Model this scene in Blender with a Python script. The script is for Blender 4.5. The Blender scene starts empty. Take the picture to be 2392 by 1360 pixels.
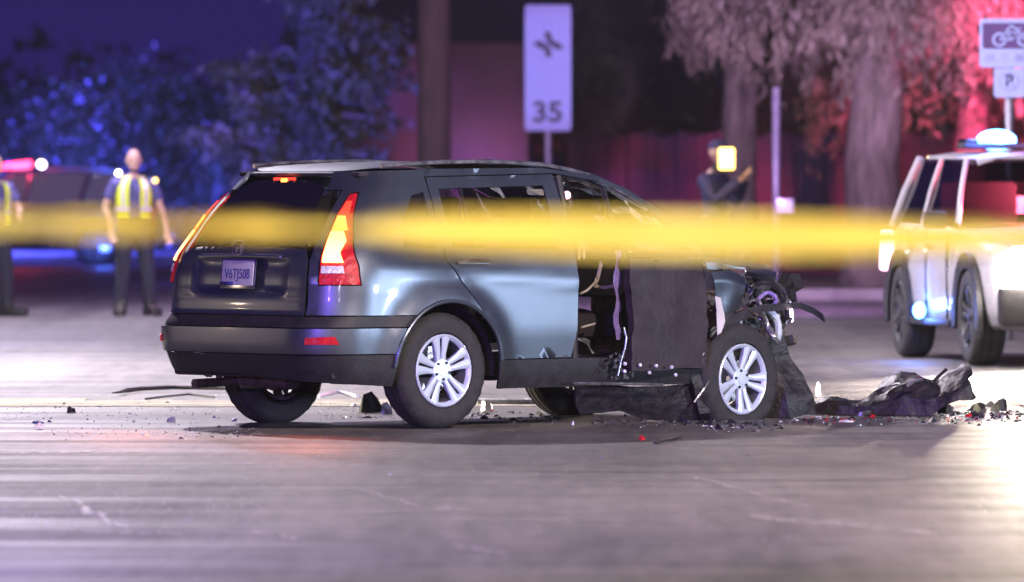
import bpy, bmesh, math, random
import numpy as np
from mathutils import Vector, Matrix, noise
from mathutils.geometry import delaunay_2d_cdt
R = math.radians
sc = bpy.context.scene
C = sc.collection
random.seed(7)

# ------------------------------------------------------------------ camera
FPX = 18750.0            # focal length in pixels of the 2392 wide photograph
CAM_H = 1.65
cam = bpy.data.cameras.new('camera')
cam.sensor_width = 36.0
cam.lens = 36.0 * FPX / 2392
cam.clip_start = 0.5
cam.clip_end = 3000
cam.dof.use_dof = True
cam.dof.focus_distance = 50.6
cam.dof.aperture_fstop = (cam.lens / 1000) / 0.090
camo = bpy.data.objects.new('camera', cam)
C.objects.link(camo)
camo.location = (0, 0, CAM_H)
camo.rotation_euler = (R(90) - math.atan2(680 - 383, FPX), 0, 0)
sc.camera = camo

# ------------------------------------------------------------------ world, view, light
w = bpy.data.worlds.new('World')
sc.world = w
w.use_nodes = True
nt = w.node_tree
bg = nt.nodes['Background']
bg.inputs[0].default_value = (0.17, 0.085, 1.0, 1)
bg.inputs[1].default_value = 0.098
sc.view_settings.view_transform = 'Standard'
sc.view_settings.look = 'None'
sc.view_settings.exposure = 0.0
sc.view_settings.gamma = 1.0
sc.view_settings.use_curve_mapping = False
sc.cycles.max_bounces = 6
sc.cycles.transparent_max_bounces = 12
sc.cycles.sample_clamp_indirect = 4.0
sc.cycles.caustics_reflective = False
sc.cycles.caustics_refractive = False
sc.cycles.blur_glossy = 0.5


def aim(o, target):
    d = Vector(target) - o.location
    o.rotation_euler = d.to_track_quat('-Z', 'Y').to_euler()


def lamp(name, kind, loc, target, color, power, size=0.3, spot=60, blend=0.6):
    l = bpy.data.lights.new(name, kind)
    l.color = color
    l.energy = power
    if kind == 'AREA':
        l.shape = 'DISK'
        l.size = size
    elif kind == 'SPOT':
        l.spot_size = R(spot)
        l.spot_blend = blend
        l.shadow_soft_size = size
    elif kind == 'SUN':
        l.angle = size
    else:
        l.shadow_soft_size = size
    o = bpy.data.objects.new(name, l)
    C.objects.link(o)
    o.location = loc
    if target is not None:
        aim(o, target)
    return o


# moonlit, light-polluted night sky glow
lamp('night_glow', 'SUN', (0, 0, 40), (6, 50, 0), (0.62, 0.46, 1.0), 0.12, R(12))
# scene lights of the emergency vehicles parked outside the frame, street lamps; fills marked below are added
lamp('scene_light_side', 'AREA', (17, 45.5, 1.5), (0.2, 50.6, 0.7), (0.68, 0.80, 1.0), 1600, 1.3)
lamp('street_lamp_light', 'AREA', (9.0, 36, 9.0), (2.0, 42, 0), (1.0, 0.82, 0.74), 3700, 0.7)
lamp('road_lamp_light', 'AREA', (-5, 64, 9.5), (-1, 66, 0), (1.0, 0.90, 0.98), 5000, 0.7)
lamp('far_road_fill', 'AREA', (-7, 86, 9.5), (-4, 82, 0), (0.80, 0.72, 1.0), 2600, 0.7)  # unseen lamp added to brighten the far ground
lamp('left_headlight', 'SPOT', (-11.5, 54.5, 0.8), (8, 55.8, 0.15), (1.0, 0.88, 0.62), 16000, 0.12, 30, 0.5)
lamp('left_headlight', 'SPOT', (-11.5, 56.0, 0.8), (8, 57.6, 0.15), (1.0, 0.88, 0.70), 7000, 0.12, 30, 0.5)
lamp('left_side_lamp', 'AREA', (-13, 51.9, 1.2), (-1.5, 50.2, 0.8), (1.0, 0.72, 0.52), 75, 0.35)
lamp('red_beacon_back', 'SPOT', (8.6, 87, 3.0), (7.0, 103, 3.9), (1.0, 0.08, 0.28), 140000, 0.3, 24, 0.9)
lamp('blue_beacon_back', 'AREA', (-10.2, 133.5, 2.6), (-6.4, 142, 1.9), (0.07, 0.08, 1.0), 3800, 0.4)
lamp('blue_beacon_mid', 'SPOT', (-5.4, 104, 0.8), (-2.9, 112, 2.6), (0.10, 0.09, 1.0), 9000, 0.2, 55, 0.8)
lamp('pink_wall_fill', 'AREA', (-0.40, 124.7, 1.2), (-0.40, 126, 1.75), (0.95, 0.30, 1.0), 26, 0.2)  # unseen lamp added to make the pink patch on the house wall
lamp('warm_tree_light', 'SPOT', (-2.6, 100.5, 1.6), (-4.1, 111, 3.5), (1.0, 0.85, 0.55), 900, 0.1, 12, 0.9)
lamp('tree_fill_spot', 'SPOT', (3.6, 76, 2.2), (4.3, 100, 4.2), (0.82, 0.52, 1.0), 26000, 0.2, 13, 0.5)  # unseen spot added to light the drooping tree alone
lamp('sign_fill_spot', 'SPOT', (-1.5, 74, 0.5), (0.47, 104, 2.9), (0.40, 0.43, 1.0), 8000, 0.1, 3.0, 0.3)  # unseen narrow spot added to light the road sign alone
lamp('violet_back_fill', 'AREA', (1, 86, 4), (2.4, 116, 2), (0.70, 0.30, 1.0), 1300, 0.8)  # unseen fill added to lift the dark background towards violet
lamp('officer_fill', 'SPOT', (-3.5, 70, 2.2), (-4.9, 87, 1.1), (0.90, 0.88, 1.0), 5200, 0.2, 15, 0.7)  # unseen spot added to brighten the officer and his vest
lamp('blue_front_light', 'SPOT', (-8, 27, 2.6), (-3.0, 35, 0), (0.30, 0.14, 1.0), 16000, 0.4, 60, 1.0)
lamp('tape_fill', 'AREA', (1.0, 8.5, 3.2), (0.6, 15, 1.5), (1.0, 0.92, 0.78), 1250, 0.5)  # unseen flood added near the camera to brighten the tape


# ------------------------------------------------------------------ materials
def nodes_of(m):
    m.use_nodes = True
    n = m.node_tree.nodes
    return m.node_tree, n, n['Principled BSDF']


def mat(name, col, rough=0.5, metal=0.0, var=0.25, scale=6.0, bump=0.0, bscale=40.0,
        emit=None, estr=0.0, trans=0.0, alpha=None, coat=0.0, stretch=None, rvar=0.15, ior=1.45, subsurf=0.0):
    m = bpy.data.materials.new(name)
    t, n, p = nodes_of(m)
    tc = n.new('ShaderNodeTexCoord')
    mp = n.new('ShaderNodeMapping')
    t.links.new(tc.outputs['Object'], mp.inputs[0])
    if stretch:
        mp.inputs['Scale'].default_value = stretch
    no = n.new('ShaderNodeTexNoise')
    no.inputs['Scale'].default_value = scale
    no.inputs['Detail'].default_value = 6
    t.links.new(mp.outputs[0], no.inputs['Vector'])
    cr = n.new('ShaderNodeValToRGB')
    cr.color_ramp.elements[0].position = 0.3
    cr.color_ramp.elements[1].position = 0.7
    cr.color_ramp.elements[0].color = (*[c * (1 - var) for c in col], 1)
    cr.color_ramp.elements[1].color = (*[min(1, c * (1 + var)) for c in col], 1)
    t.links.new(no.outputs[0], cr.inputs[0])
    t.links.new(cr.outputs[0], p.inputs['Base Color'])
    mr = n.new('ShaderNodeMapRange')
    mr.inputs['To Min'].default_value = max(0.02, rough - rvar)
    mr.inputs['To Max'].default_value = min(1, rough + rvar)
    t.links.new(no.outputs[0], mr.inputs[0])
    t.links.new(mr.outputs[0], p.inputs['Roughness'])
    p.inputs['Metallic'].default_value = metal
    p.inputs['IOR'].default_value = ior
    p.inputs['Coat Weight'].default_value = coat
    p.inputs['Coat Roughness'].default_value = 0.08
    p.inputs['Transmission Weight'].default_value = trans
    if alpha is not None:
        p.inputs['Alpha'].default_value = alpha
    if emit:
        p.inputs['Emission Color'].default_value = (*emit, 1)
        p.inputs['Emission Strength'].default_value = estr
    if bump:
        n2 = n.new('ShaderNodeTexNoise')
        n2.inputs['Scale'].default_value = bscale
        n2.inputs['Detail'].default_value = 4
        t.links.new(mp.outputs[0], n2.inputs['Vector'])
        b = n.new('ShaderNodeBump')
        b.inputs['Strength'].default_value = bump
        b.inputs['Distance'].default_value = 0.02
        t.links.new(n2.outputs[0], b.inputs['Height'])
        t.links.new(b.outputs[0], p.inputs['Normal'])
    return m


def leaf_mat(name, col, var=0.5, scale=1.3):
    """leaf with a bit of light passing through, colour varying from clump to clump"""
    m = mat(name, col, 0.55, var=var, scale=scale)
    t = m.node_tree
    n = t.nodes
    p = n['Principled BSDF']
    tr = n.new('ShaderNodeBsdfTranslucent')
    src = p.inputs['Base Color'].links[0].from_socket
    t.links.new(src, tr.inputs[0])
    mx = n.new('ShaderNodeMixShader')
    mx.inputs[0].default_value = 0.3
    t.links.new(p.outputs[0], mx.inputs[1])
    t.links.new(tr.outputs[0], mx.inputs[2])
    t.links.new(mx.outputs[0], n['Material Output'].inputs[0])
    return m


M = {}
M['paint'] = mat('slate_blue_paint', (0.135, 0.158, 0.195), 0.39, 0.86, 0.14, 2.2, 0.02, 3, coat=0.3, rvar=0.07)
M['black_plastic'] = mat('black_plastic', (0.022, 0.021, 0.025), 0.55, 0, 0.3, 12, 0.15, 60)
M['trim_plastic'] = mat('grey_trim_plastic', (0.05, 0.048, 0.058), 0.5, 0, 0.25, 9, 0.2, 40)
M['torn_plastic'] = mat('torn_plastic', (0.020, 0.017, 0.022), 0.5, 0, 0.5, 14, 0.6, 22)
M['rubber'] = mat('tyre_rubber', (0.03, 0.028, 0.03), 0.75, 0, 0.35, 18, 0.3, 70)
M['alloy'] = mat('alloy', (0.64, 0.72, 0.86), 0.34, 0.25, 0.05, 8, rvar=0.08)
M['alloy_dark'] = mat('alloy_barrel', (0.20, 0.20, 0.22), 0.45, 0.7, 0.3, 8)
M['chrome'] = mat('chrome', (0.85, 0.85, 0.88), 0.14, 1.0, 0.03, 8, rvar=0.05)
M['bare_metal'] = mat('bare_metal', (0.45, 0.44, 0.46), 0.35, 0.9, 0.4, 14, 0.3, 30)
M['rust_metal'] = mat('grimy_metal', (0.12, 0.09, 0.085), 0.55, 0.6, 0.5, 14, 0.4, 30)
M['glass_dark'] = mat('tinted_glass', (0.012, 0.011, 0.016), 0.06, 0, 0.1, 3, rvar=0.02)
M['interior'] = mat('dark_interior', (0.03, 0.025, 0.03), 0.8, 0, 0.3, 8)
M['seat_cloth'] = mat('seat_cloth', (0.02, 0.015, 0.018), 0.9, 0, 0.2, 30, 0.2, 90)
M['belt'] = mat('seat_belt_web', (0.30, 0.22, 0.55), 0.6, 0, 0.2, 30)
M['beige'] = mat('beige_lining', (0.40, 0.33, 0.26), 0.8, 0, 0.3, 12, 0.3, 30)
M['cloth_white'] = mat('pale_cloth', (0.62, 0.56, 0.60), 0.85, 0, 0.1, 12, 0.3, 20)
M['lamp_red'] = mat('red_lens', (0.45, 0.01, 0.02), 0.18, 0, 0.3, 30, 0.5, 45, emit=(1, 0.02, 0.03), estr=0.15)
M['lamp_white'] = mat('clear_lens', (0.75, 0.72, 0.9), 0.15, 0, 0.3, 40, 0.5, 60)
M['plate'] = mat('plate_white', (0.62, 0.62, 0.66), 0.45, 0, 0.1, 20, emit=None)
M['plate_blue'] = mat('plate_ink', (0.03, 0.04, 0.25), 0.5)
M['white_paint'] = mat('white_vehicle_paint', (0.40, 0.385, 0.42), 0.3, 0, 0.06, 3, coat=0.5)
M['black_paint'] = mat('black_vehicle_paint', (0.015, 0.015, 0.02), 0.25, 0, 0.1, 3, coat=0.6)
M['skin'] = mat('skin', (0.55, 0.34, 0.27), 0.6, 0, 0.12, 20)
M['dark_cloth'] = mat('navy_uniform', (0.022, 0.022, 0.042), 0.85, 0, 0.3, 20, 0.3, 60)
M['blue_cloth'] = mat('blue_jacket', (0.10, 0.09, 0.28), 0.85, 0, 0.3, 10, 0.4, 30)
M['hivis'] = mat('hi_vis_yellow', (0.80, 0.92, 0.04), 0.7, 0, 0.12, 20, emit=(0.6, 0.85, 0.03), estr=0.0)
M['silver_tape'] = mat('reflective_silver', (0.72, 0.72, 0.85), 0.35, 0.3, 0.1, 20)
M['hair'] = mat('hair', (0.03, 0.02, 0.02), 0.7, 0, 0.3, 40)
M['leather'] = mat('black_leather', (0.015, 0.014, 0.016), 0.5, 0, 0.3, 30)
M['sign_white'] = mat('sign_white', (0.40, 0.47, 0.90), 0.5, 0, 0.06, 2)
M['sign_black'] = mat('sign_black', (0.02, 0.02, 0.07), 0.5)
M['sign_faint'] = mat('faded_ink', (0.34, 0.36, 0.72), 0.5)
M['sign_green'] = mat('sign_plum', (0.10, 0.05, 0.20), 0.5)
M['steel_post'] = mat('galvanised_post', (0.35, 0.34, 0.42), 0.5, 0.5, 0.2, 12)
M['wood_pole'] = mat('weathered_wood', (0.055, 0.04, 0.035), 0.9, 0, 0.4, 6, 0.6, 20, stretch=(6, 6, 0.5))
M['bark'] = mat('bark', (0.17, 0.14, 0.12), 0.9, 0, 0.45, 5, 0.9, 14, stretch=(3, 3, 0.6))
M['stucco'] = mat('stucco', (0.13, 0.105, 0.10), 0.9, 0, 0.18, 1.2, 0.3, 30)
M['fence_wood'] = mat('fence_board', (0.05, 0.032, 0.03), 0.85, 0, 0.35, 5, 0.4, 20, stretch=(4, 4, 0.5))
M['roof_tile'] = mat('roof_shingle', (0.05, 0.04, 0.045), 0.85, 0, 0.3, 9)
M['verge'] = mat('dry_verge', (0.14, 0.11, 0.08), 0.95, 0, 0.5, 2.5, 0.6, 18)
M['concrete'] = mat('concrete', (0.30, 0.28, 0.26), 0.85, 0, 0.2, 3, 0.3, 30)
M['leaf_dark'] = leaf_mat('leaf_dark', (0.045, 0.06, 0.03))
M['leaf_mid'] = leaf_mat('leaf_mid', (0.10, 0.11, 0.06))
M['leaf_pale'] = leaf_mat('leaf_pale', (0.20, 0.17, 0.13))
M['lit_clump'] = leaf_mat('lit_leaf_clump', (0.55, 0.50, 0.62))  # paler leaves put the light on bright clumps into the colour
M['scuff'] = mat('pale_scuff', (0.50, 0.46, 0.48), 0.5, 0, 0.4, 12, 0.3, 40)
M['road_light'] = mat('painted_light_band', (0.38, 0.35, 0.27), 0.8, 0, 0.5, 3, 0.3, 40)  # pool of light on the road put into the colour
M['shard_glass'] = mat('shattered_glass', (0.75, 0.80, 0.85), 0.08, 0.2, 0.2, 40, rvar=0.05)
M['oil'] = mat('fluid', (0.02, 0.018, 0.02), 0.12, 0, 0.3, 4)


def emis(name, col, s):
    m = mat(name, col, 0.3, emit=col, estr=s)
    return m


M['lit_amber'] = emis('lit_amber', (1.0, 0.34, 0.06), 3.2)
M['lit_yellow'] = emis('lit_yellow', (1.0, 0.50, 0.12), 6.5)
M['lit_red'] = emis('lit_red', (1.0, 0.06, 0.03), 1.2)
M['lit_pink'] = emis('lit_pink', (1.0, 0.45, 0.60), 8.0)
M['lit_blue'] = emis('lit_blue', (0.08, 0.16, 1.0), 9.0)
M['lit_cyan'] = emis('lit_cyan', (0.10, 0.38, 1.0), 14.0)
M['lit_white'] = emis('lit_white', (1.0, 0.90, 0.78), 120.0)
M['lit_warm'] = emis('lit_warm', (1.0, 0.66, 0.16), 3.6)
M['lit_beacon_red'] = emis('lit_beacon_red', (1.0, 0.04, 0.12), 12.0)
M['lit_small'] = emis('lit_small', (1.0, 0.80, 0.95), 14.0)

# clear, faintly tinted glass without refraction noise
m = bpy.data.materials.new('clear_glass')
t, n, p = nodes_of(m)
tr = n.new('ShaderNodeBsdfTransparent')
tr.inputs[0].default_value = (0.55, 0.55, 0.60, 1)
gl = n.new('ShaderNodeBsdfGlossy')
gl.inputs['Roughness'].default_value = 0.05
fr = n.new('ShaderNodeFresnel')
mx = n.new('ShaderNodeMixShader')
t.links.new(fr.outputs[0], mx.inputs[0])
t.links.new(tr.outputs[0], mx.inputs[1])
t.links.new(gl.outputs[0], mx.inputs[2])
t.links.new(mx.outputs[0], n['Material Output'].inputs[0])
M['glass'] = m
M['smoked_glass'] = m.copy()
for q_ in M['smoked_glass'].node_tree.nodes:
    if q_.type == 'BSDF_TRANSPARENT':
        q_.inputs[0].default_value = (0.16, 0.15, 0.18, 1)

# asphalt: patches, streaks along the travel direction, aggregate, uneven gloss
m = bpy.data.materials.new('asphalt')
t, n, p = nodes_of(m)
tc = n.new('ShaderNodeTexCoord')


def noise_node(scale, stretch=(1, 1, 1), detail=5, rough=0.55, rot=0):
    mp = n.new('ShaderNodeMapping')
    mp.inputs['Scale'].default_value = stretch
    mp.inputs['Rotation'].default_value = (0, 0, rot)
    t.links.new(tc.outputs['Object'], mp.inputs[0])
    q = n.new('ShaderNodeTexNoise')
    q.inputs['Scale'].default_value = scale
    q.inputs['Detail'].default_value = detail
    q.inputs['Roughness'].default_value = rough
    t.links.new(mp.outputs[0], q.inputs['Vector'])
    return q.outputs[0]


def math_node(op, a, b=None):
    q = n.new('ShaderNodeMath')
    q.operation = op
    for i, v in enumerate((a, b)):
        if v is None:
            continue
        if hasattr(v, 'links'):
            t.links.new(v, q.inputs[i])
        else:
            q.inputs[i].default_value = v
    return q.outputs[0]


def ramp(fac, p0, p1, c0, c1):
    q = n.new('ShaderNodeValToRGB')
    q.color_ramp.elements[0].position = p0
    q.color_ramp.elements[1].position = p1
    q.color_ramp.elements[0].color = (*c0, 1) if len(c0) == 3 else c0
    q.color_ramp.elements[1].color = (*c1, 1)
    t.links.new(fac, q.inputs[0])
    return q.outputs[0]


big = noise_node(0.35, (1, 0.35, 1))
streak = noise_node(1.2, (0.35, 1.6, 1), 6, 0.6, R(4))
fine = noise_node(60, (1, 1, 1), 3)
sm = math_node('ADD', math_node('MULTIPLY', big, 0.5), math_node('MULTIPLY', streak, 0.35))
patch = noise_node(1.1, (1.0, 0.05, 1), 7, 0.62)
speck = noise_node(9.0, (1.0, 0.09, 1), 5, 0.7)
sm = math_node('ADD', sm, math_node('MULTIPLY', fine, 0.15))
sm = math_node('ADD', math_node('MULTIPLY', sm, 0.45), math_node('ADD', math_node('MULTIPLY', patch, 0.33), math_node('MULTIPLY', speck, 0.22)))
t.links.new(ramp(sm, 0.43, 0.57, (0.055, 0.050, 0.047), (0.175, 0.160, 0.148)), p.inputs['Base Color'])
streak2 = noise_node(0.8, (0.25, 1.8, 1), 5, 0.6, R(-3))
t.links.new(ramp(streak2, 0.35, 0.62, (0.74,) * 3, (0.50,) * 3), p.inputs['Roughness'])
b = n.new('ShaderNodeBump')
b.inputs['Strength'].default_value = 0.35
b.inputs['Distance'].default_value = 0.012
hh = math_node('ADD', math_node('MULTIPLY', fine, 0.5), math_node('MULTIPLY', streak, 1.3))
t.links.new(hh, b.inputs['Height'])
t.links.new(b.outputs[0], p.inputs['Normal'])
M['asphalt'] = m

# crime-scene tape: thin plastic, light passes through
m = mat('tape_plastic', (0.92, 0.70, 0.15), 0.45, 0, 0.05, 4)
t = m.node_tree
n = t.nodes
tl = n.new('ShaderNodeBsdfTranslucent')
tl.inputs[0].default_value = (0.92, 0.66, 0.13, 1)
mx = n.new('ShaderNodeMixShader')
mx.inputs[0].default_value = 0.4
t.links.new(n['Principled BSDF'].outputs[0], mx.inputs[1])
t.links.new(tl.outputs[0], mx.inputs[2])
t.links.new(mx.outputs[0], n['Material Output'].inputs[0])
M['tape'] = m


# ------------------------------------------------------------------ helpers
def G(px, py):
    """ground point seen at a photograph pixel"""
    d = CAM_H * FPX / (py - 383.0)
    return Vector(((px - 1196) / FPX * d, d, 0.0))


def WP(px, py, d):
    return Vector(((px - 1196) / FPX * d, d, CAM_H - (py - 383) / FPX * d))


def tagit(o, label=None, cat=None, group=None, kind=None):
    if label:
        o['label'] = label
    if cat:
        o['category'] = cat
    if group:
        o['group'] = group
    if kind:
        o['kind'] = kind
    return o


def empty(name, loc=(0, 0, 0), rz=0.0):
    o = bpy.data.objects.new(name, None)
    C.objects.link(o)
    o.location = loc
    o.rotation_euler = (0, 0, rz)
    o.empty_display_size = 0.1
    return o


def link(name, me, parent=None, loc=None, rot=None):
    o = bpy.data.objects.new(name, me)
    C.objects.link(o)
    if parent is not None:
        o.parent = parent
    if loc is not None:
        o.location = loc
    if rot is not None:
        o.rotation_euler = rot
    return o


def bobj(name, bm, m, parent=None, smooth=True, loc=None, rot=None, angle=40):
    me = bpy.data.meshes.new(name)
    bmesh.ops.recalc_face_normals(bm, faces=bm.faces)
    if smooth:
        for e in bm.edges:
            if len(e.link_faces) == 2 and e.calc_face_angle(0) > R(angle):
                e.smooth = False
    bm.to_mesh(me)
    bm.free()
    if smooth:
        me.polygons.foreach_set('use_smooth', [True] * len(me.polygons))
    if isinstance(m, (list, tuple)):
        for q in m:
            me.materials.append(q)
    else:
        me.materials.append(m)
    return link(name, me, parent, loc, rot)


def pobj(name, verts, faces, m, parent=None, smooth=False, loc=None, rot=None):
    me = bpy.data.meshes.new(name)
    me.from_pydata([tuple(v) for v in verts], [], faces)
    me.update()
    if smooth:
        me.polygons.foreach_set('use_smooth', [True] * len(me.polygons))
    me.materials.append(m)
    return link(name, me, parent, loc, rot)


def box(bm, c, s, bev=0.0, rot=None, mi=0):
    r = bmesh.ops.create_cube(bm, size=1.0)
    vs = r['verts']
    bmesh.ops.scale(bm, vec=s, verts=vs)
    if bev:
        es = list({e for v in vs for e in v.link_edges})
        q = bmesh.ops.bevel(bm, geom=es, offset=bev, segments=2, affect='EDGES', profile=0.6)
        vs = list({v for f in q['faces'] for v in f.verts} | {v for v in vs if v.is_valid})
    if rot is not None:
        bmesh.ops.rotate(bm, cent=(0, 0, 0), matrix=rot, verts=vs)
    bmesh.ops.translate(bm, vec=c, verts=vs)
    return vs


def tube(bm, pts, r, seg=8, caps=True):
    """tube along a path, r a number or a list"""
    pts = [Vector(p) for p in pts]
    rs = r if isinstance(r, (list, tuple)) else [r] * len(pts)
    rings = []
    up = Vector((0, 0, 1))
    if abs((pts[-1] - pts[0]).normalized().z) > .85:
        up = Vector((0, 1, 0))
    for i, p in enumerate(pts):
        d = (pts[min(i + 1, len(pts) - 1)] - pts[max(i - 1, 0)]).normalized()
        a = d.cross(up)
        if a.length < 1e-3:
            a = d.cross(Vector((1, 0, 0)))
        a.normalize()
        b_ = d.cross(a)
        rings.append([bm.verts.new(p + rs[i] * (math.cos(q) * a + math.sin(q) * b_))
                      for q in [2 * math.pi * k / seg for k in range(seg)]])
    for i in range(len(rings) - 1):
        for k in range(seg):
            bm.faces.new((rings[i][k], rings[i][(k + 1) % seg], rings[i + 1][(k + 1) % seg], rings[i + 1][k]))
    if caps:
        bm.faces.new(rings[0])
        bm.faces.new(rings[-1][::-1])


def lathe(bm, prof, seg=40, axis='Y'):
    """revolve (a, r) pairs round an axis; a runs along it"""
    rings = []
    for a, r in prof:
        ring = []
        for k in range(seg):
            q = 2 * math.pi * k / seg
            if axis == 'Y':
                ring.append(bm.verts.new((r * math.cos(q), a, r * math.sin(q))))
            else:
                ring.append(bm.verts.new((r * math.cos(q), r * math.sin(q), a)))
        rings.append(ring)
    for i in range(len(rings) - 1):
        for k in range(seg):
            bm.faces.new((rings[i][k], rings[i][(k + 1) % seg], rings[i + 1][(k + 1) % seg], rings[i + 1][k]))
    return rings


def cap(bm, ring):
    bm.faces.new(ring)


def interp(tab, x):
    if x <= tab[0][0]:
        return tab[0][1]
    for (a, va), (b_, vb) in zip(tab, tab[1:]):
        if x <= b_:
            q = (x - a) / (b_ - a)
            return va + (vb - va) * q
    return tab[-1][1]


def smooth_tab(tab, width=0.03):
    """a table function with its corners rounded"""
    def f(x):
        return (interp(tab, x - width) + 2 * interp(tab, x - width / 2) + 2 * interp(tab, x)
                + 2 * interp(tab, x + width / 2) + interp(tab, x + width)) / 8
    return f


def inside(pt, poly):
    x, y = pt
    c = False
    j = len(poly) - 1
    for i in range(len(poly)):
        xi, yi = poly[i]
        xj, yj = poly[j]
        if (yi > y) != (yj > y) and x < (xj - xi) * (y - yi) / (yj - yi) + xi:
            c = not c
        j = i
    return c


def dens(poly, step):
    out = []
    for a, b_ in zip(poly, poly[1:] + poly[:1]):
        k = max(1, int(math.dist(a, b_) / step))
        for i in range(k):
            out.append((a[0] + (b_[0] - a[0]) * i / k, a[1] + (b_[1] - a[1]) * i / k))
    return out


def panel(name, outer, fmap, m, parent=None, holes=(), step=0.05, thick=0.012, smooth=True, jitter=0.0):
    """sheet with a given outline in (u,v) laid on the surface fmap(u,v), with holes and a turned-in edge"""
    outer = dens(outer, step)
    hs = [dens(list(h), step) for h in holes]
    verts = []
    edges = []
    for loop in [outer] + hs:
        k0 = len(verts)
        verts += loop
        edges += [(k0 + i, k0 + (i + 1) % len(loop)) for i in range(len(loop))]
    xs = [p_[0] for p_ in outer]
    ys = [p_[1] for p_ in outer]
    x = min(xs) + step * 0.5
    bnd = list(verts)
    while x < max(xs):
        y = min(ys) + step * 0.5
        while y < max(ys):
            if inside((x, y), outer) and not any(inside((x, y), h) for h in hs):
                if min((x - a) ** 2 + (y - b_) ** 2 for a, b_ in bnd) > (0.45 * step) ** 2:
                    verts.append((x, y))
            y += step
        x += step
    r = delaunay_2d_cdt([Vector(v) for v in verts], edges, [], 0, 1e-6)
    vs, es, fs = r[0], r[1], r[2]
    bm = bmesh.new()
    bv = [bm.verts.new(fmap(v[0], v[1])) for v in vs]
    for f in fs:
        c = (sum(vs[i][0] for i in f) / 3, sum(vs[i][1] for i in f) / 3)
        if inside(c, outer) and not any(inside(c, h) for h in hs):
            try:
                bm.faces.new([bv[i] for i in f])
            except ValueError:
                pass
    for v in [v for v in bm.verts if not v.link_faces]:
        bm.verts.remove(v)
    me = bpy.data.meshes.new(name)
    bm.normal_update()
    # turn the sheet's front side outwards (away from the object's own middle)
    s = 0.0
    cen = Vector((0.6, 0, 0.8)) if parent is not None else Vector((0, 0, 0))
    for f in bm.faces:
        s += f.normal.dot(f.calc_center_median() - cen)
    if s < 0:
        bmesh.ops.reverse_faces(bm, faces=bm.faces)
    bm.normal_update()
    if thick:
        be = [e for e in bm.edges if len(e.link_faces) == 1]
        vn = {v: v.normal.copy() for v in bm.verts}
        ext = bmesh.ops.extrude_edge_only(bm, edges=be)
        # the extruded rim copies sit on their originals: push them inwards
        newv = [g for g in ext['geom'] if isinstance(g, bmesh.types.BMVert)]
        old = {tuple(round(c_, 6) for c_ in v.co): nrm for v, nrm in vn.items()}
        for v in newv:
            nrm = old.get(tuple(round(c_, 6) for c_ in v.co))
            if nrm is not None:
                v.co -= nrm * thick
        for e in be:
            if e.is_valid:
                e.smooth = False
    bm.to_mesh(me)
    bm.free()
    if smooth:
        me.polygons.foreach_set('use_smooth', [True] * len(me.polygons))
    me.materials.append(m)
    return link(name, me, parent)


def text_mesh(txt, size, m, name='lettering', parent=None, loc=None, rot=None, extrude=0.002, bold=0.0, sx=1.0):
    cu = bpy.data.curves.new(name, 'FONT')
    cu.body = txt
    cu.size = size
    cu.align_x = 'CENTER'
    cu.align_y = 'CENTER'
    cu.extrude = extrude
    cu.offset = bold
    o = bpy.data.objects.new(name, cu)
    C.objects.link(o)
    dg = bpy.context.evaluated_depsgraph_get()
    me = bpy.data.meshes.new_from_object(o.evaluated_get(dg))
    bpy.data.objects.remove(o)
    bpy.data.curves.remove(cu)
    me.materials.clear()
    me.materials.append(m)
    for v in me.vertices:
        v.co.x *= sx
    return link(name, me, parent, loc, rot)


# ------------------------------------------------------------------ ground
def sheet(name, pts, z, m, kind='structure'):
    o = pobj(name, [(x, y, z) for x, y in pts], [tuple(range(len(pts)))], m)
    o['kind'] = kind
    return o


sheet('road', [(-600, 2), (600, 2), (600, 1500), (-600, 1500)], 0.0, M['asphalt'])
bm = bmesh.new()
box(bm, (308.0, 397, 0.065), (600, 600, 0.13), 0.02)
o = bobj('verge', bm, M['verge'])
o['kind'] = 'structure'
bm = bmesh.new()
box(bm, (308.0, 96.87, 0.07), (600, 0.24, 0.14), 0.02)
box(bm, (7.87, 397, 0.07), (0.24, 599.7, 0.14), 0.02)
bmesh.ops.translate(bm, vec=(-8 + 1.2, 0, 0), verts=[v for v in bm.verts])
bm.free()
bpy.data.objects['verge'].location = (-6.6, 0, 0)
bm = bmesh.new()
box(bm, (301.35, 96.87, 0.07), (600.1, 0.24, 0.145), 0.02)
box(bm, (1.27, 397, 0.07), (0.24, 600.0, 0.145), 0.02)
o = bobj('kerb', bm, M['concrete'])
o['kind'] = 'structure'
bm = bmesh.new()
box(bm, (-302.2, 434, 0.065), (599, 600, 0.13), 0.02)
o = bobj('pavement', bm, M['concrete'])
o['kind'] = 'structure'

# band of headlamp light painted on the road behind the car, ragged
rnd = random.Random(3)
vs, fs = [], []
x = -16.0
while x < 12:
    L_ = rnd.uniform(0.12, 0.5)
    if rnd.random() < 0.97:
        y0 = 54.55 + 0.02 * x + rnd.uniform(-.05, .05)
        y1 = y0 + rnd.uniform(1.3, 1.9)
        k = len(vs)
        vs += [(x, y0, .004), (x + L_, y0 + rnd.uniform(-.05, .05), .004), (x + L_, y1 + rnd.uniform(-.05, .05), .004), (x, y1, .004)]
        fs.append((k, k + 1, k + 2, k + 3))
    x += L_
o = pobj('lit_road_band', vs, fs, M['road_light'])
o['kind'] = 'structure'


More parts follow.
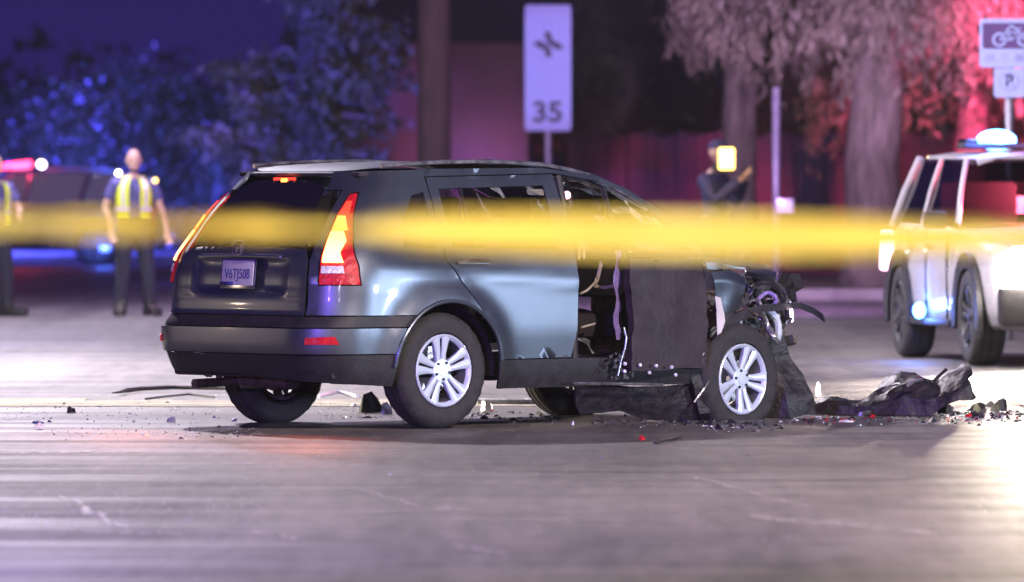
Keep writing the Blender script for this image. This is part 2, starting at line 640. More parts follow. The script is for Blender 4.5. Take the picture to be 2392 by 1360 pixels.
def scuff(px0, py0, px1, py1, wpx, seed, m=None, name='scuff_mark'):
    """pale scrape on the road between two places"""
    rr = random.Random(seed)
    a, b_ = G(px0, py0), G(px1, py1)
    vs, fs = [], []
    nseg = 14
    for i in range(nseg):
        for j in range(3):
            if rr.random() < 0.35:
                continue
            t0 = (i + rr.uniform(-.3, .2)) / nseg
            t1 = t0 + rr.uniform(0.5, 1.6) / nseg
            off = rr.gauss(0, 0.5) * wpx
            p0 = a.lerp(b_, t0)
            p1 = a.lerp(b_, t1)
            h = wpx * rr.uniform(.1, .45)
            k = len(vs)
            z = .004 + .0005 * j
            vs += [(p0.x, p0.y + off, z), (p1.x, p1.y + off + rr.uniform(-.02, .02), z),
                   (p1.x, p1.y + off + h, z), (p0.x, p0.y + off + h * .7, z)]
            fs.append((k, k + 1, k + 2, k + 3))
    o = pobj(name, vs, fs, m or M['scuff'])
    o['kind'] = 'structure'
    return o


scuff(820, 1140, 980, 1186, .16, 1)
scuff(800, 1200, 1110, 1192, .07, 2)
scuff(1580, 1106, 1900, 1192, .22, 3)
scuff(170, 1244, 420, 1250, .08, 4)
scuff(590, 1246, 690, 1262, .14, 5)
scuff(1050, 1276, 1180, 1296, .14, 6)
scuff(140, 1162, 290, 1238, .30, 7)
scuff(1760, 1210, 2170, 1246, .16, 8)
scuff(2020, 1306, 2140, 1308, .06, 9)
scuff(520, 1084, 600, 1084, .08, 10)
scuff(0, 1060, 330, 1056, .10, 11)
scuff(380, 1020, 640, 1016, .12, 12)
scuff(0, 1210, 130, 1200, .06, 13)
scuff(1500, 1270, 1620, 1272, .05, 14)

# ------------------------------------------------------------------ wheels
me1 = None


def make_wheel(parent, loc, rot, spin=0.0, r=0.362, width=0.225, rimr=0.228, m_rim=None, flat=0.0, detailed=True, side=-1):
    """wheel whose outer face looks along local -Y"""
    m_rim = m_rim or M['alloy']
    bm = bmesh.new()
    h = width / 2
    prof = [(-h * .72, rimr - .004), (-h * .93, rimr + .012), (-h * 1.0, (r + rimr) / 2), (-h * .95, r - .04), (-h * .80, r - .012),
            (-h * .55, r - .001), (-h * .50, r - .010), (-h * .42, r - .010), (-h * .38, r), (-h * .06, r), (-h * .04, r - .010), (h * .04, r - .010), (h * .06, r),
            (h * .38, r), (h * .42, r - .01), (h * .5, r - .01), (h * .55, r), (h * .80, r - .012), (h * .97, r - .05), (h * .93, rimr + .012), (h * .72, rimr - .004)]
    rings = lathe(bm, prof, 56)
    for k in range(56):   # tread blocks: shoulder grooves
        if k % 2:
            for i in (4, 17):
                v = rings[i][k]
                v.co.x *= .985
                v.co.z *= .985
    if flat:
        for v in bm.verts:
            if v.co.z < -(r - flat):
                d = -(r - flat) - v.co.z
                v.co.z = -(r - flat)
                v.co.y *= 1 + d * 3
    tyre = bobj('wheel', bm, M['rubber'], parent, loc=loc, rot=rot)
    bm = bmesh.new()
    lathe(bm, [(-h * .70, rimr - .004), (-h * .90, rimr), (-h * .96, rimr - .008), (-h * .9, rimr - .02), (-h * .72, rimr - .03)], 56)
    lip = bobj('rim', bm, m_rim, tyre)
    bm = bmesh.new()
    lathe(bm, [(-h * .72, rimr - .028), (-h * .3, rimr - .045), (h * .6, rimr - .05), (h * .8, rimr - .02)], 40)
    bobj('rim_barrel', bm, M['alloy_dark'], tyre)
    bm = bmesh.new()
    rr = lathe(bm, [(h * .25, .02), (h * .2, .15), (h * .3, .155)], 36)
    bobj('brake_disc', bm, M['bare_metal'] if detailed else M['rust_metal'], tyre)
    me0 = None
    for k in range(5):
        for s_ in (-1, 1):
            a = spin + k * 2 * math.pi / 5
            if me0 is None or s_ == 1 and me1 is None:
                bm = bmesh.new()
                sec = []
                for q, (rad, off, wd, dep) in enumerate([(.045, .018, .034, -h * .72), (.10, .024, .038, -h * .76), (.16, .033, .050, -h * .84), (rimr - .012, .046, .072, -h * .90)]):
                    cx = s_ * off
                    sec.append([bm.verts.new((cx - wd / 2, dep + .004, rad)), bm.verts.new((cx - wd / 3, dep - .004, rad)),
                                bm.verts.new((cx + wd / 3, dep - .004, rad)), bm.verts.new((cx + wd / 2, dep + .004, rad)),
                                bm.verts.new((cx + wd / 3, dep + .035, rad)), bm.verts.new((cx - wd / 3, dep + .035, rad))])
                for i in range(3):
                    for j in range(6):
                        bm.faces.new((sec[i][j], sec[i][(j + 1) % 6], sec[i + 1][(j + 1) % 6], sec[i + 1][j]))
                bm.faces.new(sec[0])
                bm.faces.new(sec[-1][::-1])
                sp = bobj('spoke', bm, m_rim, tyre, angle=50)
                if me0 is None:
                    me0 = sp.data
                    me1 = None
                else:
                    me1 = sp.data
            else:
                sp = link('spoke', me0 if s_ == -1 else me1, tyre)
            sp.rotation_euler = (0, math.pi / 2 - a, 0)
    bm = bmesh.new()
    rr = lathe(bm, [(-h * .74, .075), (-h * .80, .068), (-h * .82, .036), (-h * .86, .034), (-h * .87, .0005)], 24)
    bobj('hub_cap', bm, m_rim, tyre)
    if detailed:
        bm = bmesh.new()
        lathe(bm, [(-h * .80, .009), (-h * .88, .009), (-h * .89, .0005)], 8)
        ln = bobj('lug_nut', bm, M['black_plastic'], tyre)
        for k in range(5):
            a = spin + (k + .5) * 2 * math.pi / 5
            q = ln if k == 0 else link('lug_nut', ln.data, tyre)
            q.location = (.055 * math.cos(a), 0, .055 * math.sin(a))
    return tyre


# ------------------------------------------------------------------ the wrecked car
CAR = Vector((-1.0, 50.657, 0.0))
TH = R(41)
car = empty('crashed_car', CAR, TH)
tagit(car, 'wrecked slate blue car with crushed front end and lit tail lamps in the road', 'car')
cf, sf = math.cos(TH), math.sin(TH)


def L(px, py, yl):
    """car-local point at lateral offset yl seen at a photograph pixel"""
    k = (px - 1196) / FPX
    # world x = CAR.x + cf*x - sf*yl ; world y = CAR.y + sf*x + cf*yl ; wx = k*wy
    x = (k * (CAR.y + cf * yl) - CAR.x + sf * yl) / (cf - k * sf)
    d = CAR.y + sf * x + cf * yl
    return Vector((x, yl, CAM_H - (py - 383) / FPX * d))


CR = 0.32
W0 = 0.90
Wf = smooth_tab([(.20, .80), (.34, .86), (.60, .895), (.90, .90), (1.02, .885), (1.09, .862), (1.40, .745), (1.55, .68), (1.62, .64)])
Rf = smooth_tab([(.22, -.86), (.40, -.95), (.50, -.985), (.64, -.985), (.69, -.955), (.72, -.905), (.95, -.895), (1.08, -.86), (1.35, -.69), (1.60, -.47)], .02)
ARC = CR * math.pi / 2


def flare(x, z, cx=0.0):
    rr = math.hypot(x - cx, z - .36)
    return .055 * math.exp(-((rr - .43) / .105) ** 2) - .0 if z > .2 else 0


def surf(s, z, off=0.0):
    Wz, Rz = Wf(z) + off, Rf(z) - off
    total = 2 * ARC + 2 * (W0 - CR)
    left = False
    if s < -total / 2:
        s = -total - s
        left = True
    if s >= 0:
        x = Rz + CR + s
        y = -Wz - flare(x, z) * (1 if z < 1 else 0) - .012 * math.exp(-((z - .98 + .06 * x) / .03) ** 2)
    elif s > -ARC:
        f = -s / CR
        x = Rz + CR - CR * math.sin(f)
        y = -(Wz - CR) - CR * math.cos(f)
    else:
        k = -s - ARC
        x = Rz
        y = -(Wz - CR) + k * (Wz - CR) / (W0 - CR)
    x -= .05 * max(0.0, 1 - (y / Wz) ** 2) if s < 0 else 0
    return Vector((x, -y if left else y, z))


def S(x, z):
    q = x - Rf(z) - CR
    if q >= 0:
        return (q, z)
    return (-CR * math.asin(min(1, -q / CR)), z)


def Cn(deg, z):
    return (-CR * R(deg), z)


def B(y, z):
    """rear-face coordinate, y from -W (right) to +W (left)"""
    W_ = Wf(z)
    return (-ARC - (y + (W_ - CR)) * (W0 - CR) / (W_ - CR), z)


TOT = 2 * ARC + 2 * (W0 - CR)


def mir(poly):
    return [(-TOT - s, z) for s, z in poly]


def dens_xz(pts, step=.04):
    """densify a polyline given in real side coordinates, then unroll"""
    out = []
    for a, b_ in zip(pts, pts[1:]):
        k = max(1, int(math.dist(a, b_) / step))
        out += [S(a[0] + (b_[0] - a[0]) * i / k, a[1] + (b_[1] - a[1]) * i / k) for i in range(k)]
    out.append(S(*pts[-1]))
    return out


def arch(cx, a0, a1, r=.43, nn=14):
    return [S(cx + r * math.cos(R(a0 + (a1 - a0) * i / nn)), .36 + r * math.sin(R(a0 + (a1 - a0) * i / nn))) for i in range(nn + 1)]


tail = [Cn(18, .905), Cn(63, .905), Cn(63, 1.04), Cn(60.5, 1.18), Cn(56, 1.33), Cn(50, 1.46), Cn(43, 1.47), Cn(38, 1.32), Cn(31, 1.14), Cn(22, 1.02)]
qglass = dens_xz([(-.30, 1.14), (-.03, 1.12), (-.03, 1.475), (-.13, 1.455), (-.26, 1.30), (-.30, 1.14)])[:-1]
quarter = ([Cn(76, .715)] + [Cn(76, .90), Cn(76, 1.05), Cn(70, 1.19), Cn(64, 1.34), Cn(60, 1.49)] + [Cn(78, 1.49), Cn(78, 1.60), Cn(40, 1.605), Cn(0, 1.61)]
           + dens_xz([(.015, 1.615), (.015, 1.06), (.09, .95), (.27, .715)])
           + arch(0, 55, 126) + dens_xz([(-.265, .713), (-.55, .713)])
           + [Cn(40, .715)])
# the lamp sits in a notch of the quarter panel
lamp_hole = [Cn(16.5, .897), Cn(64.5, .897), Cn(64.5, 1.04), Cn(62, 1.18), Cn(57.5, 1.335), Cn(51, 1.472), Cn(41.5, 1.478), Cn(36.5, 1.32), Cn(29.5, 1.14), Cn(20.5, 1.02)]
f0 = lambda s, z: surf(s, z)
panel('quarter_panel', quarter, f0, M['paint'], car, [qglass, lamp_hole])
panel('quarter_panel', mir(quarter), f0, M['paint'], car, [mir(qglass), mir(lamp_hole)])
panel('quarter_window', qglass, lambda s, z: surf(s, z, -.012), M['glass_dark'], car)
panel('quarter_window', mir(qglass), lambda s, z: surf(s, z, -.012), M['glass_dark'], car)

wing = [(.10, 1.13), (.98, 1.11), (.98, 1.515), (.10, 1.495)]
door_xz = [(.03, 1.565), (1.085, 1.585), (1.10, 1.02), (1.095, .60), (1.06, .43)]
door = dens_xz(door_xz) + dens_xz([(1.06, .43), (.425, .425)]) + arch(0, 9, 54) + dens_xz([(.272, .724), (.099, .955), (.024, 1.06), (.024, 1.565)])[:-1]
dw = dens_xz(wing + wing[:1])[:-1]
for q in (0, 1):
    fm = (lambda p: p) if q == 0 else mir
    d = panel('rear_door', fm(door), f0, M['paint'], car, [fm(dw)])
    g = panel('door_window', fm(dw), lambda s, z: surf(s, z, -.012), M['glass'], d)
    sgn = -1 if q == 0 else 1
    bm = bmesh.new()
    tube(bm, [(.28, sgn * .845, 1.12), (.28, sgn * .70, 1.50)], .012, 6)
    bobj('window_divider', bm, M['black_plastic'], d)
    bm = bmesh.new()
    box(bm, (.10, sgn * .905, 1.045), (.20, .022, .028), .009)
    tube(bm, [(-.02, sgn * .90, 1.045), (.02, sgn * .935, 1.047), (.19, sgn * .935, 1.047), (.23, sgn * .90, 1.045)], .015, 8)
    h = bobj('door_handle', bm, M['chrome'] if q == 0 else M['paint'], d)
    h.location = (.12 if q == 0 else .1, 0, -.005)
    # roof side rail above the doors
    rail = dens_xz([(-.02, 1.572), (1.10, 1.592), (1.46, 1.54), (1.47, 1.575), (1.25, 1.60), (1.0, 1.625), (-.02, 1.618)])
    panel('roof_side', fm(rail), f0, M['paint'], car)
    clad = dens_xz([(.425, .42), (2.2, .42), (2.2, .24), (.45, .24)]) + [S(.437, .30)]
    panel('side_sill', fm(clad), lambda s, z: surf(s, z, .004), M['black_plastic'], car)
    bm = bmesh.new()
    tube(bm, [(.437 * math.cos(R(a_)), sgn * (Wf(.36 + .437 * math.sin(R(a_))) + .056), .36 + .437 * math.sin(R(a_))) for a_ in range(8, 177, 6)], .013, 8)
    bobj('arch_lip', bm, M['paint'], car)
fdoor = dens_xz([(1.11, .43), (2.20, .43), (2.25, 1.02), (1.115, 1.03), (1.11, .43)])[:-1]
panel('far_front_door', mir(fdoor), f0, M['paint'], car)
panel('far_wing', mir(dens_xz([(2.26, .75), (2.62, .78), (2.70, .95), (2.27, 1.02), (2.26, .75)])[:-1]), f0, M['paint'], car)

bump_hi = (dens_xz([(-.415, .475), (-.375, .632)]) + [S(-.5, .632), Cn(20, .634), Cn(60, .636), B(-.3, .636), B(0, .636), B(.3, .636)])
bump_lo = [B(.3, .475), B(0, .475), B(-.3, .475), Cn(60, .475), Cn(20, .475), S(-.5, .475)]
panel('rear_bumper', dens_xz([(-.410, .475), (-.335, .632)]) + [S(-.5, .632), Cn(20, .632), Cn(70, .632)] + [(-TOT + 0.0 + CR * R(70), .632), (-TOT + CR * R(20), .632), (-TOT - S(-.5, .632)[0], .632), (-TOT - S(-.335, .632)[0], .632), (-TOT - S(-.41, .475)[0], .475)], lambda s, z: surf(s, z, .004), M['paint'], car)
panel('bumper_strip', dens_xz([(-.335, .640), (-.27, .706)]) + [(-TOT - S(-.27, .706)[0], .706), (-TOT - S(-.335, .640)[0], .640)], lambda s, z: surf(s, z, -.012), M['black_plastic'], car)
panel('lower_bumper', dens_xz([(-.43, .27), (-.415, .467)]) + [(-TOT - S(-.415, .467)[0], .467), (-TOT - S(-.43, .37)[0], .37), (-TOT + CR * R(60), .35), (-TOT / 2, .345), Cn(60, .30)], lambda s, z: surf(s, z, -.006), M['black_plastic'], car)
# tailgate with its recess, glass, spoiler, lamp
gate = [Cn(80, .715), Cn(80, .90), Cn(79, 1.06), Cn(83, 1.12)] + [B(-.42, 1.13), B(0, 1.14), B(.42, 1.13)] + mir([Cn(80, .715), Cn(80, .90), Cn(79, 1.06), Cn(83, 1.12)])[::-1]


def gate_surf(s, z):
    v = surf(s, z, .0)
    dx = 0
    # shallow dish that holds the plate, and two folds
    a = max(0, 1 - abs(v.y / .47) ** 8) * max(0, 1 - abs((z - .955) / .115) ** 8)
    dx += .042 * a
    dx -= .014 * math.exp(-((z - .845) / .012) ** 2) * max(0, 1 - abs(v.y / .7) ** 4)
    dx -= .010 * math.exp(-((z - .785) / .010) ** 2)
    return Vector((v.x + dx, v.y, v.z))


tg = panel('tailgate', gate, gate_surf, M['paint'], car, step=.025)
hg = [Cn(84, 1.135), B(-.35, 1.145), B(0, 1.15), B(.35, 1.145)] + mir([Cn(84, 1.135)]) + mir([Cn(84, 1.50)]) + [B(.3, 1.545), B(0, 1.55), B(-.3, 1.545), Cn(84, 1.50)]
panel('rear_window', hg, lambda s, z: surf(s, z, -.006), M['glass_dark'], tg)
bm = bmesh.new()
pts = []
for i in range(13):
    y = -.42 + .84 * i / 12.0
    x = -.50 - .05 * (1 - (y / .42) ** 4)
    sec = [(x + .12, 1.605), (x, 1.592), (x + .01, 1.575), (x + .10, 1.56)]
    pts.append([bm.verts.new((a, y, b_)) for a, b_ in sec])
for i in range(12):
    for j in range(4):
        bm.faces.new((pts[i][j], pts[i][(j + 1) % 4], pts[i + 1][(j + 1) % 4], pts[i + 1][j]))
bm.faces.new(pts[0])
bm.faces.new(pts[-1][::-1])
bobj('spoiler', bm, M['paint'], tg)
bm = bmesh.new()
box(bm, (-.545, 0.02, 1.548), (.03, .20, .036), .01)
bobj('third_brake_lamp', bm, M['lit_red'], car)
bm = bmesh.new()
box(bm, (-.566, 0.0, 1.546), (.01, .06, .028), .004)
bobj('lamp_core', bm, M['lit_amber'], bpy.data.objects['third_brake_lamp'])
# plate
pl = Vector((-.935, 0.0, .965))
bm = bmesh.new()
box(bm, (0, 0, 0), (.008, .335, .185), .003)
pf = bobj('plate_frame', bm, M['chrome'], tg, loc=pl, rot=(0, R(6), 0))
bm = bmesh.new()
box(bm, (-.006, 0, .004), (.006, .305, .155), .002)
bobj('licence_plate', bm, M['plate'], pf)
bpy.data.objects['licence_plate']['label'] = 'pale licence plate with dark blue characters'
text_mesh('V6TJ508', .088, M['plate_blue'], 'plate_lettering', pf, (-.0105, 0, -.004), (R(90), 0, R(-90)), .001, .0, .82)
bm = bmesh.new()
box(bm, (-.0095, .10, -.062), (.003, .13, .022))
bobj('plate_sticker', bm, M['plate_blue'], pf)
# lock strip above the plate and the maker's badge
bm = bmesh.new()
tube(bm, [(-.925, -.40, 1.075), (-.935, -.2, 1.078), (-.94, 0, 1.08), (-.935, .2, 1.078), (-.925, .40, 1.075)], .008, 6)
bobj('tailgate_moulding', bm, M['chrome'], tg)
bm = bmesh.new()
ring = []
for i in range(20):
    q = 2 * math.pi * i / 20
    c_, s_ = math.cos(q), math.sin(q)
    ring.append(Vector((0, .056 * math.copysign(abs(c_) ** .6, c_) * (1 + .12 * s_), .046 * math.copysign(abs(s_) ** .6, s_))))
tube(bm, ring + ring[:1], .006, 6, False)
tube(bm, [(0, -.030, .036), (0, -.022, -.036)], .006, 6)
tube(bm, [(0, .030, .036), (0, .022, -.036)], .006, 6)
tube(bm, [(0, -.025, -.002), (0, .025, -.002)], .006, 6)
bobj('badge', bm, M['chrome'], tg, loc=(-.932, 0, 1.13), rot=(0, R(14), 0))
# tail lamps, both sides
for q in (0, 1):
    fm = (lambda p: p) if q == 0 else mir
    t_ = panel('tail_lamp', fm(tail), lambda s, z: surf(s, z, .010), M['lamp_red'], car, thick=.03, step=.03)
    up = [Cn(38, 1.045), Cn(61, 1.045), Cn(59, 1.17), Cn(57.5, 1.235), Cn(44, 1.235), Cn(39, 1.18), Cn(43, 1.11)]
    panel('brake_light', fm(up), lambda s, z: surf(s, z, .022), M['lit_yellow'], t_, thick=.012, step=.03)
    mid = [Cn(40, 1.245), Cn(57, 1.245), Cn(54.5, 1.33), Cn(46, 1.33)]
    panel('turn_light', fm(mid), lambda s, z: surf(s, z, .022), M['lit_amber'], t_, thick=.012, step=.03)
    up2 = [Cn(43, 1.335), Cn(54, 1.335), Cn(50.5, 1.42), Cn(45, 1.42)]
    panel('side_light', fm(up2), lambda s, z: surf(s, z, .018), M['lit_red'], t_, thick=.012, step=.03)
    low = [Cn(36, .975), Cn(61.5, .975), Cn(61.5, 1.02), Cn(38, 1.02)]
    panel('reversing_light', fm(low), lambda s, z: surf(s, z, .018), M['lamp_white'], t_, thick=.012, step=.03)
    rf = [Cn(28, .535), Cn(66, .535), Cn(66, .575), Cn(34, .585)]
    panel('bumper_reflector', fm(rf), lambda s, z: surf(s, z, .012), M['lamp_red'], car, thick=.01, step=.03)

for q_ in (-1, 1):
    lo = lamp('tail_lamp_glow', 'SPOT', (0, 0, 0), None, (1.0, .16, .05), 60, .10, 75, .9)
    lo.parent = car
    lo.location = (-1.06, q_ * .88, 1.08)
    lo.rotation_euler = Vector((-.62, -.35, -.50)).to_track_quat('-Z', 'Y').to_euler()
# roof, rounded at its rear corners
prof = [(-.44, 1.602, .625), (-.30, 1.632, .635), (-.1, 1.645, .64), (.2, 1.658, .643), (.6, 1.662, .643), (1.0, 1.645, .64), (1.25, 1.612, .632), (1.47, 1.57, .615)]
bm = bmesh.new()
rows = []
NT = 24
for i, (x, z, w_) in enumerate(prof):
    row = []
    for j in range(NT + 1):
        tt = -1 + 2 * j / NT
        y = tt * w_ * (1.0)
        ay = abs(y)
        xs = 0
        w0 = prof[0][2]
        c_ = CR
        if ay > w0 - c_:
            xs = c_ - math.sqrt(max(0, c_ * c_ - (min(ay, w0) - (w0 - c_)) ** 2))
        x0 = prof[0][0]
        xe = prof[-1][0]
        xx = (x0 + xs) + (x - x0) * (xe - x0 - xs) / (xe - x0)
        zz = interp([(a, b_) for a, b_, c__ in prof], xx) + .014 * (1 - tt ** 4) - .022
        row.append(bm.verts.new((xx, y, zz + .012)))
    rows.append(row)
for i in range(len(rows) - 1):
    for j in range(NT):
        bm.faces.new((rows[i][j], rows[i][j + 1], rows[i + 1][j + 1], rows[i + 1][j]))
bobj('roof', bm, M['paint'], car, angle=60)
for sgn in (-1, 1):
    bm = bmesh.new()
    tube(bm, [(x, sgn * (w_ - .008), z + .004) for x, z, w_ in prof[1:]], .014, 8)
    bobj('roof_drip_rail', bm, M['bare_metal'], car)
# headliner and pillars
bm = bmesh.new()
box(bm, (.5, 0, 1.585), (1.9, 1.18, .03), .01)
bobj('headliner', bm, M['interior'], car)
for sgn in (-1, 1):
    for nm, pts_ in (('front_pillar', [(1.44, sgn * .615, 1.565), (1.70, sgn * .655, 1.47), (1.95, sgn * .70, 1.33), (2.25, sgn * .76, 1.08)]),
                     ('centre_pillar', [(1.13, sgn * .66, 1.57), (1.13, sgn * .80, 1.1), (1.12, sgn * .83, .35)])):
        bm = bmesh.new()
        tube(bm, pts_, [.03] * len(pts_), 8)
        bobj(nm, bm, M['paint'] if nm[0] == 'f' else M['black_plastic'], car)
# windscreen, cracked and sagging
bm = bmesh.new()
rnd = random.Random(5)
rows = []
for i in range(9):
    f = i / 8
    row = []
    for j in range(11):
        g = -1 + 2 * j / 10
        wv = .59 + .14 * f
        x = 1.46 + .80 * f + .05 * (1 - g * g) - .02
        z = 1.57 - .26 * f - .22 * f * f
        row.append(bm.verts.new((x + rnd.uniform(-.02, .02) * f, g * wv, z + rnd.uniform(-.02, .02) * f)))
    rows.append(row)
for i in range(8):
    for j in range(10):
        bm.faces.new((rows[i][j], rows[i][j + 1], rows[i + 1][j + 1], rows[i + 1][j]))
bobj('windscreen', bm, M['glass'], car, smooth=False)

# floor pan, inner shell
bm = bmesh.new()
box(bm, (.62, 0, .37), (2.9, 1.56, .10), .02)
box(bm, (-.52, 0, .60), (.46, 1.20, .50), .04)
box(bm, (.72, 0, .33), (.9, .5, .12), .02)
bobj('floor_pan', bm, M['interior'], car)
bm = bmesh.new()
tube(bm, [(-.93, .45, .27), (-.6, .45, .28), (-.4, .42, .30)], .03, 10)
tube(bm, [(-.55, .42, .30), (-.50, .0, .30)], .07, 10)
bobj('exhaust', bm, M['rust_metal'], car)
bm = bmesh.new()
tube(bm, [(0, -.72, .33), (0, .72, .33)], .04, 8)
box(bm, (0, 0, .36), (.3, .3, .2), .05)
tube(bm, [(-.25, -.3, .34), (0, -.65, .30), (.3, -.5, .36)], .03, 6)
tube(bm, [(-.25, .3, .34), (0, .65, .30), (.3, .5, .36)], .03, 6)
bobj('rear_axle', bm, M['rust_metal'], car)
# inner arch liner so that the wheel sits in a dark well
for sgn in (-1, 1):
    bm = bmesh.new()
    r1, r2 = [], []
    for i in range(17):
        a = R(-5 + 190 * i / 16)
        r1.append(bm.verts.new((.425 * math.cos(a), sgn * .865, .36 + .425 * math.sin(a))))
        r2.append(bm.verts.new((.415 * math.cos(a), sgn * .60, .36 + .415 * math.sin(a))))
    for i in range(16):
        bm.faces.new((r1[i], r1[i + 1], r2[i + 1], r2[i]))
    bm.faces.new(r2)
    bobj('wheel_liner', bm, M['black_plastic'], car)
# seats
def seat(x, y, m):
    bm = bmesh.new()
    box(bm, (x + .02, y, .62), (.50, .50, .16), .05)
    q = bobj('seat', bm, m, car)
    bm = bmesh.new()
    box(bm, (x - .30, y, .98), (.14, .48, .62), .05, None)
    bobj('backrest', bm, m, q)
    bm = bmesh.new()
    box(bm, (x - .37, y, 1.36), (.08, .24, .16), .03)
    bobj('headrest', bm, m, q)


seat(1.45, -.38, M['seat_cloth'])
seat(1.45, .38, M['seat_cloth'])
bm = bmesh.new()
box(bm, (.50, 0, .60), (.5, 1.25, .16), .05)
box(bm, (.22, 0, .95), (.14, 1.25, .55), .05)
bobj('rear_bench', bm, M['seat_cloth'], car)
bm = bmesh.new()
box(bm, (2.08, 0, .92), (.34, 1.40, .26), .06)
bobj('dashboard', bm, M['interior'], car)
bm = bmesh.new()
tube(bm, [L(1404, 615, -.72), L(1396, 650, -.70), L(1388, 668, -.66)], .013, 6)
tube(bm, [L(1388, 668, -.66), L(1412, 672, -.7), L(1436, 668, -.74)], .012, 6)
tube(bm, [L(1354, 560, -.72), L(1352, 605, -.76)], .012, 6)
tube(bm, [L(1362, 560, -.70), L(1364, 605, -.74)], .010, 6)
tube(bm, [L(1356, 686, -.80), L(1372, 678, -.76), L(1390, 660, -.70), L(1404, 610, -.66)], .008, 6)
tube(bm, [L(1358, 765, -.80), L(1390, 756, -.76)], .007, 6)
tube(bm, [L(1448, 583, -.8), L(1474, 588, -.82)], .009, 6)
bobj('torn_lining', bm, M['beige'], car)
bm = bmesh.new()
vs_ = []
for i in range(12):
    py = 585 + i * 19
    a = L(1436 + 4 * math.sin(i * 1.3), py, -.88)
    b_ = L(1449 + 5 * math.sin(i * 1.9 + 1), py, -.84)
    vs_.append((bm.verts.new(a), bm.verts.new(b_)))
for i in range(11):
    bm.faces.new((vs_[i][0], vs_[i][1], vs_[i + 1][1], vs_[i + 1][0]))
bobj('seat_belt', bm, M['belt'], car)
bm = bmesh.new()
bmesh.ops.create_icosphere(bm, subdivisions=3, radius=.025, matrix=Matrix.Translation(L(1324, 456, -.35)))
bobj('cabin_lamp', bm, M['lit_pink'], car)
# white sheet added for the brightness of the far window, behind the rear door glass
bm = bmesh.new()
a = [L(1078, 440, .60), L(1100, 441, .60), L(1140, 462, .60), L(1250, 464, .55), L(1250, 500, .55), L(1078, 520, .58)]
bm.faces.new([bm.verts.new(v) for v in a])
r_ = bmesh.ops.extrude_face_region(bm, geom=list(bm.faces))
bmesh.ops.translate(bm, vec=(0, -.02, 0), verts=[g for g in r_['geom'] if isinstance(g, bmesh.types.BMVert)])
bobj('pale_window_sheet', bm, M['cloth_white'], car, smooth=False)

def crumple(v, amp, sc_=4.0, seed=0.0):
    q = Vector((v.x * sc_ + seed, v.y * sc_, v.z * sc_))
    return v + amp * Vector((noise.noise(q), noise.noise(q + Vector((7, 3, 1))), noise.noise(q + Vector((1, 9, 4)))))


def sheet_from(name, grid, m, parent, amp=.015, sub=2, sc_=7.0, seed=0, thick=.004):
    """crumpled sheet through a grid of points"""
    bm = bmesh.new()
    rows = [[bm.verts.new(Vector(p_)) for p_ in row] for row in grid]
    for i in range(len(rows) - 1):
        for j in range(len(rows[0]) - 1):
            bm.faces.new((rows[i][j], rows[i][j + 1], rows[i + 1][j + 1], rows[i + 1][j]))
    bmesh.ops.subdivide_edges(bm, edges=bm.edges, cuts=sub, use_grid_fill=True)
    for v in bm.verts:
        v.co = crumple(v.co, amp, sc_, seed)
    bm.normal_update()
    r_ = bmesh.ops.extrude_face_region(bm, geom=list(bm.faces))
    nv = [g for g in r_['geom'] if isinstance(g, bmesh.types.BMVert)]
    for v in nv:
        v.co += v.normal * thick
    return bobj(name, bm, m, parent, angle=35)


# near front door: buckled outwards, its dark inner face and trim
def crumple(v, amp, sc_=4.0, seed=0.0):
    q = Vector((v.x * sc_ + seed, v.y * sc_, v.z * sc_))
    return v + amp * Vector((noise.noise(q), noise.noise(q + Vector((7, 3, 1))), noise.noise(q + Vector((1, 9, 4)))))


def door_map(u, v):
    # u 0 (free edge) .. .74 (hinge), v = z
    x = 1.47 + u * .98
    y = -.965 + u * .11 - .03 * math.sin(v * 3.1)
    return crumple(crumple(Vector((x, y - .010 * max(0, 1 - abs(v - .82 + .25 * u) / .05) + .012 * max(0, 1 - abs(v - .55) / .04), v)), .014, 4.0, 3.0), .006, 14.0, 1.0)


fd = panel('front_door', [(0.0, .34), (.73, .34), (.74, 1.04), (.01, 1.055)], door_map, mat('dark_door_skin', (0.028, 0.017, 0.026), 0.6, 0, 0.3, 5, 0.3, 20), car, step=.05, thick=.05)  # dark plum tone over the whole skin
bm = bmesh.new()
tube(bm, [door_map(0.0, 1.05) + Vector((0, 0, 0)), Vector((1.45, -.84, 1.25)), Vector((1.47, -.71, 1.50))], .02, 6)
bobj('window_frame', bm, M['black_plastic'], fd)
bm = bmesh.new()
tube(bm, [L(1418, 440, -.68), L(1450, 458, -.70), L(1482, 476, -.72), L(1512, 492, -.74)], .009, 6)
tube(bm, [L(1428, 437, -.68), L(1462, 455, -.70), L(1500, 478, -.72)], .006, 6)
bobj('bent_window_seal', bm, M['bare_metal'], fd)
bm = bmesh.new()
rnd = random.Random(8)
p0 = [L(1457, 765, -.99), L(1463, 790, -.99), L(1459, 815, -.99), L(1450, 845, -.99), L(1443, 878, -.99)]
tube(bm, p0, .006, 6)
bobj('door_cable', bm, M['bare_metal'], fd)
bm = bmesh.new()
for px, py in ((1460, 850), (1495, 853), (1533, 855), (1569, 858), (1459, 868), (1517, 871), (1578, 876)):
    bmesh.ops.create_icosphere(bm, subdivisions=2, radius=.013, matrix=Matrix.Translation(L(px, py, -1.0)))
bobj('door_fixings', bm, M['lamp_white'], fd)
bm = bmesh.new()
tube(bm, [L(1338, 896, -.90), L(1450, 897, -.92), L(1548, 899, -.92)], .010, 6)
bobj('sill_trim', bm, M['bare_metal'], car)
bm = bmesh.new()
